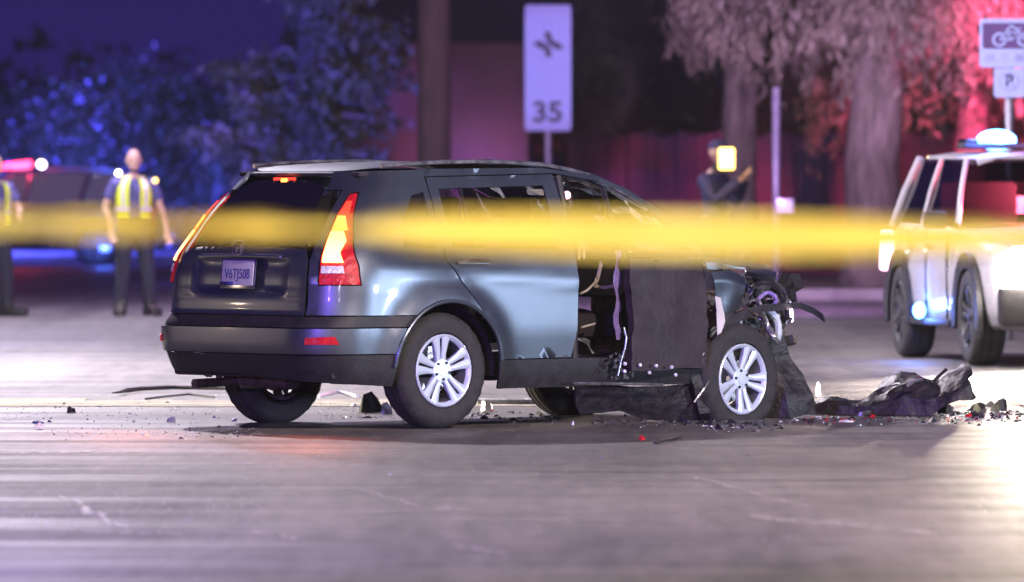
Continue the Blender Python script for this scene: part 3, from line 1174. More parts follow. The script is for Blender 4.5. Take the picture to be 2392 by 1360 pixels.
for k in range(40):
    p_ = L(1425 + rnd.uniform(0, 55), 825 + rnd.uniform(0, 60), -.93)
    box(bm, p_, (rnd.uniform(.005, .03), .01, rnd.uniform(.005, .03)), 0, Matrix.Rotation(rnd.uniform(0, 3), 3, 'Y'))
o = bobj('crumpled_trim', bm, M['trim_plastic'], car, smooth=False)
# crushed plates hanging below the sill
sheet_from('hanging_underpan', [
    [L(1345, 905, -.80), L(1440, 906, -.80), L(1540, 905, -.80), L(1625, 900, -.80)],
    [L(1350, 945, -.74), L(1440, 950, -.72), L(1535, 962, -.74), L(1622, 950, -.78)],
    [L(1360, 968, -.70), L(1450, 962, -.70), L(1540, 985, -.70), L(1630, 982, -.76)]], M['torn_plastic'], car, .02, 3, 6, 31, .02)


# wheels
make_wheel(car, (0, -.775, .362), (0, 0, 0), R(95))
wl = make_wheel(car, (0, .80, .352), (0, 0, R(180)), R(10), m_rim=M['rust_metal'], detailed=False)
fw = make_wheel(car, L(1733, 886, -.86) + Vector((0, .10, 0)), (0, 0, R(5)), R(64), flat=.085, r=.36)
make_wheel(car, (2.45, .70, .34), (0, 0, R(172)), R(30), m_rim=M['alloy_dark'], detailed=False)


# remains of the near front wing
sheet_from('crushed_wing', [
    [L(1648, 614, -.90), L(1668, 613, -.90), L(1690, 615, -.89)],
    [L(1652, 628, -.90), L(1672, 630, -.90), L(1690, 626, -.89)]], M['paint'], car, .004, 2, 8, 2)
sheet_from('crushed_wing', [
    [L(1662, 634, -.87), L(1700, 630, -.86), L(1742, 650, -.84)],
    [L(1668, 656, -.89), L(1706, 655, -.885), L(1744, 668, -.87)],
    [L(1672, 680, -.88), L(1706, 684, -.88), L(1736, 690, -.86)],
    [L(1674, 722, -.86), L(1700, 735, -.86), L(1728, 722, -.82)]], M['paint'], car, .010, 3, 8, 2)
sheet_from('wing_inner', [
    [L(1738, 640, -.78), L(1752, 690, -.80), L(1746, 735, -.80)],
    [L(1700, 690, -.84), L(1716, 720, -.84), L(1712, 750, -.82)],
    [L(1674, 700, -.86), L(1680, 760, -.86), L(1676, 800, -.84)]], M['trim_plastic'], car, .02, 2, 9, 5)
sheet_from('torn_flap', [
    [L(1670, 690, -.91), L(1682, 694, -.91)],
    [L(1674, 725, -.92), L(1692, 728, -.91)],
    [L(1675, 758, -.92), L(1694, 752, -.91)],
    [L(1676, 782, -.92), L(1684, 776, -.92)]], M['cloth_white'], car, .012, 2, 9, 9)
# folded hood
sheet_from('folded_bonnet', [
    [L(1742, 622, -.70), L(1780, 628, -.65), L(1816, 636, -.6)],
    [L(1744, 634, -.78), L(1782, 640, -.76), L(1814, 648, -.7)],
    [L(1742, 646, -.70), L(1780, 654, -.66), L(1812, 660, -.62)]], M['paint'], car, .012, 2, 7, 11, .012)
sheet_from('folded_bonnet_far', [
    [L(1600, 600, .5), L(1700, 606, .5), L(1790, 622, .5)],
    [L(1640, 612, .0), L(1730, 616, 0), L(1806, 632, 0)],
    [L(1690, 620, -.5), L(1750, 626, -.5), L(1812, 640, -.5)]], M['paint'], car, .03, 3, 5, 17, .012)
# engine bay: block, tubes, hoses, rail ends
bm = bmesh.new()
box(bm, (2.55, 0, .62), (.45, .8, .42), .05)
box(bm, (2.62, -.35, .75), (.25, .3, .16), .03)
box(bm, (2.75, .3, .55), (.2, .5, .3), .03)
for v in bm.verts:
    v.co = crumple(v.co, .03, 6, 1)
bobj('engine', bm, M['rust_metal'], car, smooth=False)
hoses = [
    ([(1752, 690), (1762, 668), (1786, 660), (1812, 668), (1826, 692), (1830, 722)], -.78, .016, 'black_plastic'),
    ([(1770, 700), (1790, 684), (1812, 694), (1806, 716), (1784, 722), (1770, 704)], -.74, .014, 'belt'),
    ([(1836, 690), (1842, 712), (1846, 735), (1852, 748)], -.76, .010, 'bare_metal'),
    ([(1776, 722), (1790, 756), (1806, 788), (1816, 800)], -.80, .020, 'bare_metal'),
    ([(1788, 718), (1812, 744), (1818, 776), (1812, 800)], -.74, .026, 'alloy'),
    ([(1742, 668), (1752, 676), (1746, 690)], -.82, .018, 'chrome'),
    ([(1740, 706), (1760, 702), (1776, 706)], -.80, .010, 'bare_metal'),
    ([(1716, 728), (1736, 720), (1752, 708)], -.84, .010, 'rust_metal'),
    ([(1742, 720), (1764, 734), (1784, 742)], -.84, .012, 'rust_metal'),
    ([(1846, 716), (1850, 730), (1846, 748), (1838, 754)], -.80, .012, 'chrome'),
    ([(1822, 690), (1834, 700), (1838, 730), (1834, 752)], -.70, .014, 'black_plastic'),
    ([(1760, 650), (1790, 662), (1822, 668), (1840, 700)], -.60, .012, 'trim_plastic'),
]
for pts_, yl, rr_, mm in hoses:
    bm = bmesh.new()
    P = [L(a, b_, yl + .03 * math.sin(i * 2.1)) for i, (a, b_) in enumerate(pts_)]
    # smooth the path
    Q = []
    for i in range(len(P) - 1):
        p0, p1, p2, p3 = P[max(i - 1, 0)], P[i], P[i + 1], P[min(i + 2, len(P) - 1)]
        for k in range(4):
            f = k / 4
            Q.append(.5 * ((2 * p1) + (p2 - p0) * f + (2 * p0 - 5 * p1 + 4 * p2 - p3) * f * f + (3 * p1 - p0 - 3 * p2 + p3) * f ** 3))
    Q.append(P[-1])
    tube(bm, Q, rr_, 8)
    bobj('hose' if 'plastic' in mm or mm == 'belt' else 'bent_strut', bm, M[mm], car)
bm = bmesh.new()
rnd = random.Random(12)
for k in range(46):
    c_ = L(rnd.uniform(1705, 1845), rnd.uniform(668, 790), rnd.uniform(-.75, -.45))
    s_ = rnd.uniform(.012, .06)
    box(bm, c_, (s_, s_ * rnd.uniform(.4, 1), s_ * rnd.uniform(.3, 1.2)), 0, Matrix.Rotation(rnd.uniform(0, 3), 3, Vector((rnd.random(), rnd.random(), rnd.random()))))
bobj('broken_brackets', bm, M['bare_metal'], car, smooth=False)
bm = bmesh.new()
for k in range(60):
    c_ = L(rnd.uniform(1690, 1850), rnd.uniform(655, 800), rnd.uniform(-.65, -.2))
    s_ = rnd.uniform(.03, .12)
    box(bm, c_, (s_, s_ * rnd.uniform(.4, 1), s_ * rnd.uniform(.3, 1.2)), 0, Matrix.Rotation(rnd.uniform(0, 3), 3, Vector((rnd.random(), rnd.random(), rnd.random()))))
bobj('engine_wreckage', bm, M['black_plastic'], car, smooth=False)
# plastic blade sticking out over the wheel
sheet_from('bent_blade', [[L(a, b_, -.84), L(a - 2, b_ + w_, -.80)] for a, b_, w_ in
                          ((1690, 758, 24), (1710, 738, 24), (1740, 722, 20), (1780, 712, 18), (1830, 708, 14), (1870, 706, 13), (1900, 718, 14), (1922, 734, 12), (1930, 748, 4))],
           M['trim_plastic'], car, .004, 2, 6, 3, .008)
# headlamp remains: thin bright vertical strip
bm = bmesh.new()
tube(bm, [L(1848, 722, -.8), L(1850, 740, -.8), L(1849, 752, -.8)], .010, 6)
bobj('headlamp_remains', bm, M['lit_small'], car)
# torn wheel-arch liner draped behind the tyre and down to the road
sheet_from('torn_liner', [
    [L(1700, 752, -.62), L(1740, 738, -.64), L(1790, 742, -.66)],
    [L(1740, 790, -.62), L(1790, 790, -.66), L(1826, 784, -.68)],
    [L(1760, 850, -.62), L(1810, 845, -.68), L(1850, 838, -.70)],
    [L(1770, 900, -.64), L(1830, 890, -.74), L(1880, 878, -.76)],
    [L(1780, 950, -.66), L(1840, 935, -.80), L(1896, 924, -.80)],
    [L(1790, 985, -.66), L(1850, 978, -.82), L(1912, 966, -.80)]], M['torn_plastic'], car, .022, 4, 7, 4, .006)
sheet_from('torn_liner', [
    [L(1622, 830, -.86), L(1650, 820, -.84), L(1668, 830, -.82)],
    [L(1618, 870, -.86), L(1644, 872, -.86), L(1662, 880, -.82)],
    [L(1624, 910, -.84), L(1646, 915, -.86), L(1664, 920, -.82)],
    [L(1634, 965, -.84), L(1652, 960, -.86), L(1672, 962, -.82)]], M['torn_plastic'], car, .03, 3, 9, 24, .006)
bm = bmesh.new()
tube(bm, [L(1622, 940, -.92), L(1640, 915, -.94), L(1656, 890, -.92)], .007, 6)
tube(bm, [L(1625, 850, -.9), L(1645, 825, -.92)], .006, 6)
bobj('bent_rod', bm, M['bare_metal'], car)
# bumper hanging off at the far rear corner
sheet_from('hanging_bumper_end', [
    [L(385, 815, .82), L(430, 830, .78), L(470, 830, .70)],
    [L(400, 840, .82), L(440, 848, .78), L(478, 846, .70)],
    [L(462, 862, .80), L(476, 868, .76), L(490, 866, .70)],
    [L(480, 880, .80), L(494, 880, .76), L(500, 872, .70)]], M['black_plastic'], car, .012, 3, 9, 3)
sheet_from('torn_bracket', [
    [L(496, 848, .70), L(525, 850, .66)],
    [L(500, 870, .70), L(524, 872, .66)],
    [L(508, 888, .70), L(518, 886, .66)]], M['cloth_white'], car, .012, 2, 9, 7)


# ------------------------------------------------------------------ police vehicles
def apply_mods(o):
    dg = bpy.context.evaluated_depsgraph_get()
    dg.update()
    me = bpy.data.meshes.new_from_object(o.evaluated_get(dg))
    o.modifiers.clear()
    o.data = me
    return o


def hull(name, parent, x0, x1, wid, zb, ztop, m, wheels=(), wr=.40, p=7):
    bm = bmesh.new()
    cx, a = (x0 + x1) / 2, (x1 - x0) / 2
    NS = 72
    levels = [(0, .90), (.06, .955), (.25, .99), (.55, 1.0), (.8, .985), (.93, .96), (1.0, .92)]
    rings = []
    for v, k in levels:
        ring = []
        for i in range(NS):
            q = 2 * math.pi * i / NS
            c_, s_ = math.cos(q), math.sin(q)
            x = cx + (a - (1 - k) * wid) * math.copysign(abs(c_) ** (2 / p), c_)
            y = wid * k * math.copysign(abs(s_) ** (2 / p), s_)
            ring.append(bm.verts.new((x, y, zb + v * (interp(ztop, x) - zb))))
        rings.append(ring)
    for k in (.75, .5, .25):
        rings.append([bm.verts.new((cx + (v.co.x - cx) * (1 if k > 2 else 1) * (.985 if k == .75 else (.9 if k == .5 else .6)), v.co.y * k,
                                    interp(ztop, cx + (v.co.x - cx) * (.985 if k == .75 else (.9 if k == .5 else .6))) + .03 * (1 - k))) for v in rings[6]])
    for i in range(len(rings) - 1):
        for j in range(NS):
            bm.faces.new((rings[i][j], rings[i][(j + 1) % NS], rings[i + 1][(j + 1) % NS], rings[i + 1][j]))
    bm.faces.new(rings[-1])
    bm.faces.new(rings[0][::-1])
    o = bobj(name, bm, m, parent)
    cuts = []
    for wx in wheels:
        for s_ in (-1, 1):
            b2 = bmesh.new()
            lathe_r = lathe(b2, [(-.16, wr), (.16, wr)], 32)
            b2.faces.new(lathe_r[0][::-1])
            b2.faces.new(lathe_r[1])
            c = bobj('cutter', b2, m, parent, False, loc=(wx, s_ * wid, wr * .92))
            md = o.modifiers.new('b', 'BOOLEAN')
            md.object = c
            md.operation = 'DIFFERENCE'
            md.solver = 'EXACT'
            cuts.append(c)
    bpy.context.view_layer.update()
    if cuts:
        apply_mods(o)
        for c in cuts:
            me = c.data
            bpy.data.objects.remove(c)
            bpy.data.meshes.remove(me)
    return o


def cabin(parent, base, top, wb, wt, zbase, ztop_, m_body, m_glass, cuts=()):
    """greenhouse: base/top = (x_rear, x_front); glass walls, pillars, roof"""
    bm = bmesh.new()

    def ring(xr, xf, w_, z, ins=0.0):
        zz = z if not callable(z) else None
        return [bm.verts.new((xr + ins, -w_ + ins, z)), bm.verts.new((xf - ins, -w_ + ins, z)), bm.verts.new((xf - ins + .10, -w_ * .5, z)), bm.verts.new((xf - ins + .10, w_ * .5, z)),
                bm.verts.new((xf - ins, w_ - ins, z)), bm.verts.new((xr + ins, w_ - ins, z)), bm.verts.new((xr - .06 + ins, w_ * .5, z)), bm.verts.new((xr - .06 + ins, -w_ * .5, z))]
    a = ring(*base, wb, zbase - .05)
    b_ = ring(*top, wt, ztop_)
    for i in range(8):
        bm.faces.new((a[i], a[(i + 1) % 8], b_[(i + 1) % 8], b_[i]))
    bobj('windows', bm, m_glass, parent, False)
    # roof
    bm = bmesh.new()
    rows = []
    for i in range(9):
        f = i / 8
        x = top[0] - .05 + f * (top[1] - top[0] + .12)
        zz = ztop_ + .045 * math.sin(math.pi * min(1, .15 + f * .8)) - .01
        ww = wt * (1 - .12 * abs(2 * f - 1) ** 6)
        rows.append([bm.verts.new((x, (-1 + 2 * j / 10) * ww, zz + .035 * (1 - (-1 + 2 * j / 10) ** 4) - .0)) for j in range(11)])
    for i in range(8):
        for j in range(10):
            bm.faces.new((rows[i][j], rows[i][j + 1], rows[i + 1][j + 1], rows[i + 1][j]))
    r_ = bmesh.ops.extrude_face_region(bm, geom=list(bm.faces))
    bmesh.ops.translate(bm, vec=(0, 0, -.05), verts=[g for g in r_['geom'] if isinstance(g, bmesh.types.BMVert)])
    bobj('roof', bm, m_body, parent)
    for s_ in (-1, 1):
        for xb, xt, rr in [(base[1], top[1], .035), (base[0], top[0], .06)] + list(cuts):
            bm = bmesh.new()
            tube(bm, [(xb, s_ * wb, zbase - .03), ((xb + xt) / 2, s_ * (wb + wt) / 2 + s_ * .01, (zbase + ztop_) / 2), (xt, s_ * wt, ztop_ + .01)], rr * .62, 8)
            bobj('pillar', bm, m_body, parent)


# white patrol truck on the right, facing the camera at a steep angle
P1, P2 = G(2134, 835), G(2266, 851)
fwd = (P2 - P1).normalized()
left = Vector((-fwd.y, fwd.x, 0))
PT = P1 + left * .86
rz = math.atan2(fwd.y, fwd.x)
pt = empty('police_truck', PT, rz)
tagit(pt, 'white police truck with blue roof beacon and glaring headlamp facing the camera', 'police car')
zt = [(-.95, .98), (-.6, 1.14), (2.1, 1.12), (2.3, 1.10), (3.4, 1.0), (3.75, .93), (3.9, .86)]
hb = hull('body', pt, -1.0, 3.82, .98, .30, zt, M['white_paint'], (0, 2.85), .46)
cabin(pt, (-.80, 1.95), (-.50, 1.45), .88, .70, 1.14, 1.69, M['white_paint'], M['smoked_glass'], [(.45, .42, .03)])
bm = bmesh.new()
box(bm, (-.2, 0, 1.25), (.1, 1.2, .5), .04)
box(bm, (.95, .42, 1.25), (.14, .5, .5), .05)
box(bm, (.95, -.42, 1.25), (.14, .5, .5), .05)
box(bm, (.5, 0, 1.12), (2.4, 1.5, .04), .01)
bobj('seats', bm, M['seat_cloth'], pt)
lo = lamp('cab_red_fill', 'POINT', (0, 0, 0), None, (1.0, .10, .16), 1300, .1)  # added lamp, reddens the cab in place of the beacon's reflection
lo.parent = pt
lo.location = (1.3, .2, 1.5)
wmat = M['black_plastic']
w0 = make_wheel(pt, (0, -.86, .40), (0, 0, 0), 0, .40, .27, .25, wmat, detailed=False)
for lx, ly in ((0, .86), (2.85, -.86), (2.85, .86)):
    make_wheel(pt, (lx, ly, .40), (0, 0, 0 if ly < 0 else math.pi), .4, .40, .27, .25, wmat, detailed=False)
bm = bmesh.new()
box(bm, (-1.0, 0, .48), (.14, 1.84, .26), .04)
bobj('rear_bumper', bm, M['black_plastic'], pt)
bm = bmesh.new()
box(bm, (3.82, 0, .50), (.16, 1.86, .32), .05)
bobj('front_bumper', bm, M['black_plastic'], pt)
bm = bmesh.new()
for s_ in (-1, 1):
    tube(bm, [(3.98, s_ * .35, .35), (4.02, s_ * .35, .95)], .035, 8)
tube(bm, [(4.02, -.6, .92), (4.02, .6, .92)], .03, 8)
tube(bm, [(4.0, -.6, .55), (4.0, .6, .55)], .03, 8)
bobj('push_bar', bm, M['black_plastic'], pt)
bm = bmesh.new()
for k in range(5):
    box(bm, (3.83, 0, .72 + k * .045), (.05, 1.0, .018), .005)
bobj('grille', bm, M['black_plastic'], pt)
for s_ in (-1, 1):
    bm = bmesh.new()
    ell_ = bmesh.ops.create_icosphere(bm, subdivisions=3, radius=1)
    bmesh.ops.scale(bm, vec=(.14, .22, .18), verts=bm.verts)
    bmesh.ops.translate(bm, vec=(3.82, s_ * .72, .82), verts=bm.verts)
    hl = bobj('headlight', bm, M['lit_white'], pt)
    lo = lamp('headlight_beam', 'SPOT', (0, 0, 0), None, (1.0, .84, .66), (5600 if s_ < 0 else 200), .05, 75, .8)
    lo.parent = pt
    lo.location = (4.02, s_ * .74, .82)
    lo.rotation_euler = Vector((1, 0, -.10)).to_track_quat('-Z', 'Y').to_euler()
    lo = lamp('headlight_glow', 'POINT', (0, 0, 0), None, (1.0, .88, .72), 30 if s_ < 0 else 15, .10)
    lo.parent = pt
    lo.location = (4.10, s_ * .74, .84)
    bm = bmesh.new()
    box(bm, (-.97, s_ * .90, .90), (.08, .12, .34), .03)
    bobj('tail_lamp', bm, M['lit_pink'] if s_ < 0 else M['lamp_red'], pt)
    bm = bmesh.new()
    box(bm, (2.0, s_ * 1.08, 1.18), (.10, .20, .16), .04)
    tube(bm, [(2.0, s_ * .88, 1.13), (2.0, s_ * 1.05, 1.16)], .02, 6)
    bobj('wing_mirror', bm, M['black_plastic'], pt)
# glowing ball standing in for a blue reflection low on the near side, door lines, dark door band
bm = bmesh.new()
ell0 = bmesh.ops.create_icosphere(bm, subdivisions=3, radius=.085)
bmesh.ops.scale(bm, vec=(1.0, .6, .8), verts=bm.verts)
bmesh.ops.translate(bm, vec=(1.1, -1.03, .42), verts=bm.verts)
bobj('side_blue_glow', bm, M['lit_cyan'], pt)
lo = lamp('side_blue_fill', 'POINT', (0, 0, 0), None, (.10, .22, 1.0), 30, .06)
lo.parent = pt
lo.location = (1.15, -1.12, .42)
bm = bmesh.new()
box(bm, (1.15, -.93, .33), (2.0, .14, .06), .02)
bobj('running_board', bm, M['black_plastic'], pt)
for wx in (0, 2.85):
    bm = bmesh.new()
    rr_ = lathe(bm, [(-.02, .40), (-.025, .53), (.02, .53), (.02, .40)], 32)
    bmesh.ops.delete(bm, geom=[v for v in bm.verts if v.co.z < -.12], context='VERTS')
    bobj('arch_trim', bm, M['black_plastic'], pt, loc=(wx, -.985, .40))
for xx in (.35, 1.12, 2.0):
    bm = bmesh.new()
    box(bm, (xx, -.977, .72), (.018, .02, .70), 0)
    bobj('door_seam', bm, M['black_paint'], pt)
for xx in (.42, 1.2):
    bm = bmesh.new()
    box(bm, (xx + .1, -.985, .98), (.18, .03, .03), .008)
    bobj('door_handle', bm, M['chrome'], pt)
# partition and shiny bits in the cab
bm = bmesh.new()
box(bm, (.9, -.2, 1.30), (.05, .7, .16), .02)
bobj('cage_panel', bm, M['cloth_white'], pt)
bar = bpy.data.objects.new('x', None)
bm = bmesh.new()
box(bm, (.95, 0, 1.80), (.30, 1.30, .05), .02)
lb = bobj('light_bar', bm, M['black_plastic'], pt)
bm = bmesh.new()
bmesh.ops.create_icosphere(bm, subdivisions=3, radius=1.0)
bmesh.ops.scale(bm, vec=(.16, .17, .09), verts=bm.verts)
bmesh.ops.translate(bm, vec=(.95, -.34, 1.85), verts=bm.verts)
bobj('blue_dome', bm, M['lit_cyan'], lb)
bm = bmesh.new()
box(bm, (.95, .38, 1.865), (.28, .48, .09), .04)
bobj('red_dome', bm, M['lit_beacon_red'], lb)
bm = bmesh.new()
box(bm, (.95, -.58, 1.84), (.26, .12, .04), .015)
box(bm, (.95, .06, 1.86), (.26, .14, .06), .03)
bobj('clear_dome', bm, M['glass_dark'], lb)['kind'] = 'stuff'
lo = lamp('blue_dome_light', 'POINT', (0, 0, 0), None, (.10, .20, 1.0), 90, .12)
lo.parent = pt
lo.location = (1.25, -.5, 2.0)
lo = lamp('red_dome_light', 'POINT', (0, 0, 0), None, (1.0, .04, .10), 160, .12)
lo.parent = pt
lo.location = (1.30, .45, 2.05)

# patrol car on the left, side on, nose out of the frame
PW = G(222, 622)
pc = empty('police_suv', (PW.x, PW.y + .85, 0), R(180))
tagit(pc, 'grey police car with red and white roof lights behind the officers in yellow vests', 'police car')
M['grey_paint'] = mat('grey_vehicle_paint', (0.07, 0.06, 0.085), 0.3, 0, 0.1, 3, coat=0.5)
ztp = [(-.95, .88), (-.7, .97), (2.1, .99), (2.3, .98), (3.3, .88), (3.7, .80), (3.8, .72)]
hull('body', pc, -.98, 3.75, .93, .28, ztp, M['grey_paint'], (0, 2.8), .40)
cabin(pc, (-.75, 2.05), (-.40, 1.35), .84, .66, .97, 1.47, M['grey_paint'], M['glass_dark'], [(.28, .10, .06), (1.15, 1.05, .04)])
for lx in (0, 2.8):
    for ly in (-.82, .82):
        make_wheel(pc, (lx, ly, .35), (0, 0, 0 if ly < 0 else math.pi), .2, .35, .22, .22, M['rust_metal'], detailed=False)
bm = bmesh.new()
box(bm, (1.25, 0, 1.58), (.26, 1.2, .04), .01)
lb = bobj('light_bar', bm, M['silver_tape'], pc)
bm = bmesh.new()
tube(bm, [(1.55, .52, 1.60), (1.25, .52, 1.635), (1.05, .52, 1.645)], [.03, .04, .05], 8)
bobj('red_dome', bm, M['lit_beacon_red'], lb)
bm = bmesh.new()
bmesh.ops.create_icosphere(bm, subdivisions=2, radius=.055, matrix=Matrix.Translation((.88, .55, 1.64)))
bobj('white_lamp', bm, M['lit_small'], lb)
bm = bmesh.new()
tube(bm, [(.8, .64, 1.555), (.3, .66, 1.56), (-.2, .65, 1.545), (-.45, .63, 1.52)], .018, 6)
bobj('roof_rail', bm, M['silver_tape'], pc)
bm = bmesh.new()
box(bm, (-.93, .72, .82), (.10, .18, .26), .03)
bobj('tail_lamp', bm, M['lamp_red'], pc)
bm = bmesh.new()
box(bm, (-.16, .95, .30), (.14, .05, .10), .02)
bobj('blue_marker', bm, M['lit_blue'], pc)
for xx in (.45, 1.15, 2.0):
    bm = bmesh.new()
    box(bm, (xx, .927, .66), (.014, .012, .6), 0)
    bobj('door_seam', bm, M['glass_dark'], pc)
lo = lamp('red_bar_light', 'POINT', (0, 0, 0), None, (1, .05, .15), 60, .1)
lo.parent = pc
lo.location = (1.4, .9, 1.8)
lo = lamp('blue_low_light', 'POINT', (0, 0, 0), None, (.06, .14, 1), 50, .1)
lo.parent = pc
lo.location = (-.16, 1.25, .45)


# ------------------------------------------------------------------ people
def skin_mesh(name, joints, bones, rad, m, parent, extra=None, sub=2, voxel=0.0, root=None):
    """continuous tapered body grown over a skeleton"""
    keys = list(joints)
    used = [k for k in keys if any(k in b_ for b_ in bones)]
    idx = {k: i for i, k in enumerate(used)}
    me = bpy.data.meshes.new(name)
    me.from_pydata([joints[k] for k in used], [(idx[a], idx[b_]) for a, b_ in bones], [])
    o = link(name, me, parent)
    md = o.modifiers.new('s', 'SKIN')
    md.use_smooth_shade = True
    for k in used:
        r_ = rad[k]
        if not isinstance(r_, tuple):
            r_ = (r_, r_)
        me.skin_vertices[0].data[idx[k]].radius = r_
        me.skin_vertices[0].data[idx[k]].use_root = (k == (root or used[0]))
    sm_ = o.modifiers.new('u', 'SUBSURF')
    sm_.levels = sub
    sm_.render_levels = sub
    apply_mods(o)
    if extra or voxel:
        bm = bmesh.new()
        bm.from_mesh(o.data)
        if extra:
            extra(bm)
        bm.to_mesh(o.data)
        bm.free()
    if voxel:
        rm = o.modifiers.new('r', 'REMESH')
        rm.mode = 'VOXEL'
        rm.voxel_size = voxel
        rm.use_smooth_shade = True
        apply_mods(o)
    o.data.materials.clear()
    o.data.materials.append(m)
    o.data.polygons.foreach_set('use_smooth', [True] * len(o.data.polygons))
    return o


def ell(bm, c, s, rot=None, sub=3):
    r_ = bmesh.ops.create_icosphere(bm, subdivisions=sub, radius=1.0)
    bmesh.ops.scale(bm, vec=s, verts=r_['verts'])
    if rot is not None:
        bmesh.ops.rotate(bm, cent=(0, 0, 0), matrix=rot, verts=r_['verts'])
    bmesh.ops.translate(bm, vec=c, verts=r_['verts'])


def person(name, loc, rz, H, label, pose, cloth, legs, vest=False, cap=False, bald=True, sleeve='short'):
    root = empty(name, loc, rz)
    tagit(root, label, 'person')
    k = H / 1.80
    J = dict(pose)
    V_ = {a: Vector(b_) * k for a, b_ in J.items()}
    # hands with five fingers
    for s_, sd in (('l', 1), ('r', -1)):
        wv, ev = V_['wrist_' + s_], V_['elbow_' + s_]
        d = (wv - ev).normalized()
        d = (d + Vector((0, 0, -.25)) if d.z < .3 else d).normalized()
        side = d.cross(Vector((0, 1, 0)))
        if side.length < .2:
            side = d.cross(Vector((1, 0, 0)))
        side.normalize()
        V_['palm_' + s_] = wv + d * .075
        for i, (off, ln) in enumerate(((-.033, .070), (-.012, .080), (.010, .075), (.030, .060))):
            b_ = wv + d * .085 + side * off
            V_['f%d_%s' % (i, s_)] = b_ + d * ln * .5
            V_['g%d_%s' % (i, s_)] = b_ + d * ln + Vector((0, -.02, 0))
        V_['t_' + s_] = wv + d * .05 - side * .045
        V_['u_' + s_] = wv + d * .085 - side * .055
    rad = dict(pelvis=(.13, .095), waist=(.125, .09), chest=(.15, .10), upper=(.13, .085), neck0=(.065, .06), neck=.052, head0=(.060, .07), head1=.075)
    bones = [('pelvis', 'waist'), ('waist', 'chest'), ('chest', 'upper'), ('upper', 'neck0'), ('neck0', 'neck')]
    for s_ in 'lr':
        rad.update({'hip_' + s_: .095, 'knee_' + s_: .060, 'ankle_' + s_: .042, 'toe_' + s_: (.045, .030), 'sho_' + s_: .058, 'elbow_' + s_: .042, 'wrist_' + s_: (.030, .024), 'palm_' + s_: (.040, .018),
                    't_' + s_: .012, 'u_' + s_: .010})
        bones += [('pelvis', 'hip_' + s_), ('hip_' + s_, 'knee_' + s_), ('knee_' + s_, 'ankle_' + s_), ('ankle_' + s_, 'toe_' + s_),
                  ('upper', 'sho_' + s_), ('sho_' + s_, 'elbow_' + s_), ('elbow_' + s_, 'wrist_' + s_), ('wrist_' + s_, 'palm_' + s_)]
        for i in range(4):
            rad['f%d_%s' % (i, s_)] = .010
            rad['g%d_%s' % (i, s_)] = .0085
            bones += [('palm_' + s_, 'f%d_%s' % (i, s_)), ('f%d_%s' % (i, s_), 'g%d_%s' % (i, s_))]
        bones += [('wrist_' + s_, 't_' + s_), ('t_' + s_, 'u_' + s_)]
    hc = V_['head']
    hr = Matrix.Rotation(pose.get('_turn', 0) if False else 0, 3, 'Z')

    def add_head(bm):
        ell(bm, hc + Vector((0, 0, .015)), (.076, .094, .105))
        ell(bm, hc + Vector((0, -.022, -.055)), (.058, .066, .062))
        ell(bm, hc + Vector((0, -.098, -.018)), (.013, .016, .024), sub=2)      # nose
        ell(bm, hc + Vector((0, -.084, -.062)), (.024, .010, .008), sub=2)      # mouth
        ell(bm, hc + Vector((0, -.082, .022)), (.050, .012, .010), sub=2)       # brow
        for q in (-1, 1):
            ell(bm, hc + Vector((q * .078, .005, -.01)), (.010, .020, .032), sub=2)
            ell(bm, hc + Vector((q * .030, -.080, .002)), (.012, .008, .008), sub=2)
    V2 = {a: tuple(v) for a, v in V_.items()}
    body = skin_mesh('body', V2, bones, {a: (tuple(x * k for x in r_) if isinstance(r_, tuple) else r_ * k) for a, r_ in rad.items()}, M['skin'], root, add_head, 1, .011, 'pelvis')
    for q in (-1, 1):
        bm = bmesh.new()
        ell(bm, hc + Vector((q * .030, -.086, .004)), (.009, .005, .005), sub=2)
        bobj('eye', bm, M['leather'], root)

    def grow(d_, f):
        return {a: (tuple(x * k * f + .012 for x in r_) if isinstance(r_, tuple) else r_ * k * f + .014) for a, r_ in rad.items()}
    lb_ = [('pelvis', 'waist')]
    for s_ in 'lr':
        lb_ += [('pelvis', 'hip_' + s_), ('hip_' + s_, 'knee_' + s_), ('knee_' + s_, 'ankle_' + s_)]
    rg = grow(rad, 1.06)
    rg['ankle_l'] = rg['ankle_r'] = .072 * k
    rg['knee_l'] = rg['knee_r'] = .088 * k
    skin_mesh('trousers', V2, lb_, rg, legs, root, None, 2, 0, 'pelvis')
    V3 = dict(V2)
    ub = [('pelvis', 'waist'), ('waist', 'chest'), ('chest', 'upper'), ('upper', 'neck0')]
    for s_ in 'lr':
        e = Vector(V2['sho_' + s_]).lerp(Vector(V2['elbow_' + s_]), .72)
        V3['slv_' + s_] = tuple(e)
        rg['slv_' + s_] = .066 * k
        ub += [('upper', 'sho_' + s_), ('sho_' + s_, 'slv_' + s_)] if sleeve == 'short' else [('upper', 'sho_' + s_), ('sho_' + s_, 'elbow_' + s_), ('elbow_' + s_, 'wrist_' + s_)]
        rg['elbow_' + s_] = .058 * k
        rg['wrist_' + s_] = .045 * k
    rg['neck0'] = (.062 * k, .058 * k)
    skin_mesh('shirt', V3, ub, rg, cloth, root, None, 2, 0, 'waist')
    for s_ in 'lr':
        bm = bmesh.new()
        an, to = Vector(V2['ankle_' + s_]), Vector(V2['toe_' + s_])
        d = to - an
        box(bm, (0, -.01, .012), (.125, .33, .10), .035)
        box(bm, (0, .07, .08), (.12, .15, .14), .03)
        ang = math.atan2(d.x, -d.y)
        bmesh.ops.rotate(bm, cent=(0, 0, 0), matrix=Matrix.Rotation(ang, 3, 'Z'), verts=bm.verts)
        bmesh.ops.translate(bm, vec=(an.x + d.x * .45, an.y + d.y * .45, .035), verts=bm.verts)
        bobj('shoe', bm, M['leather'], root)
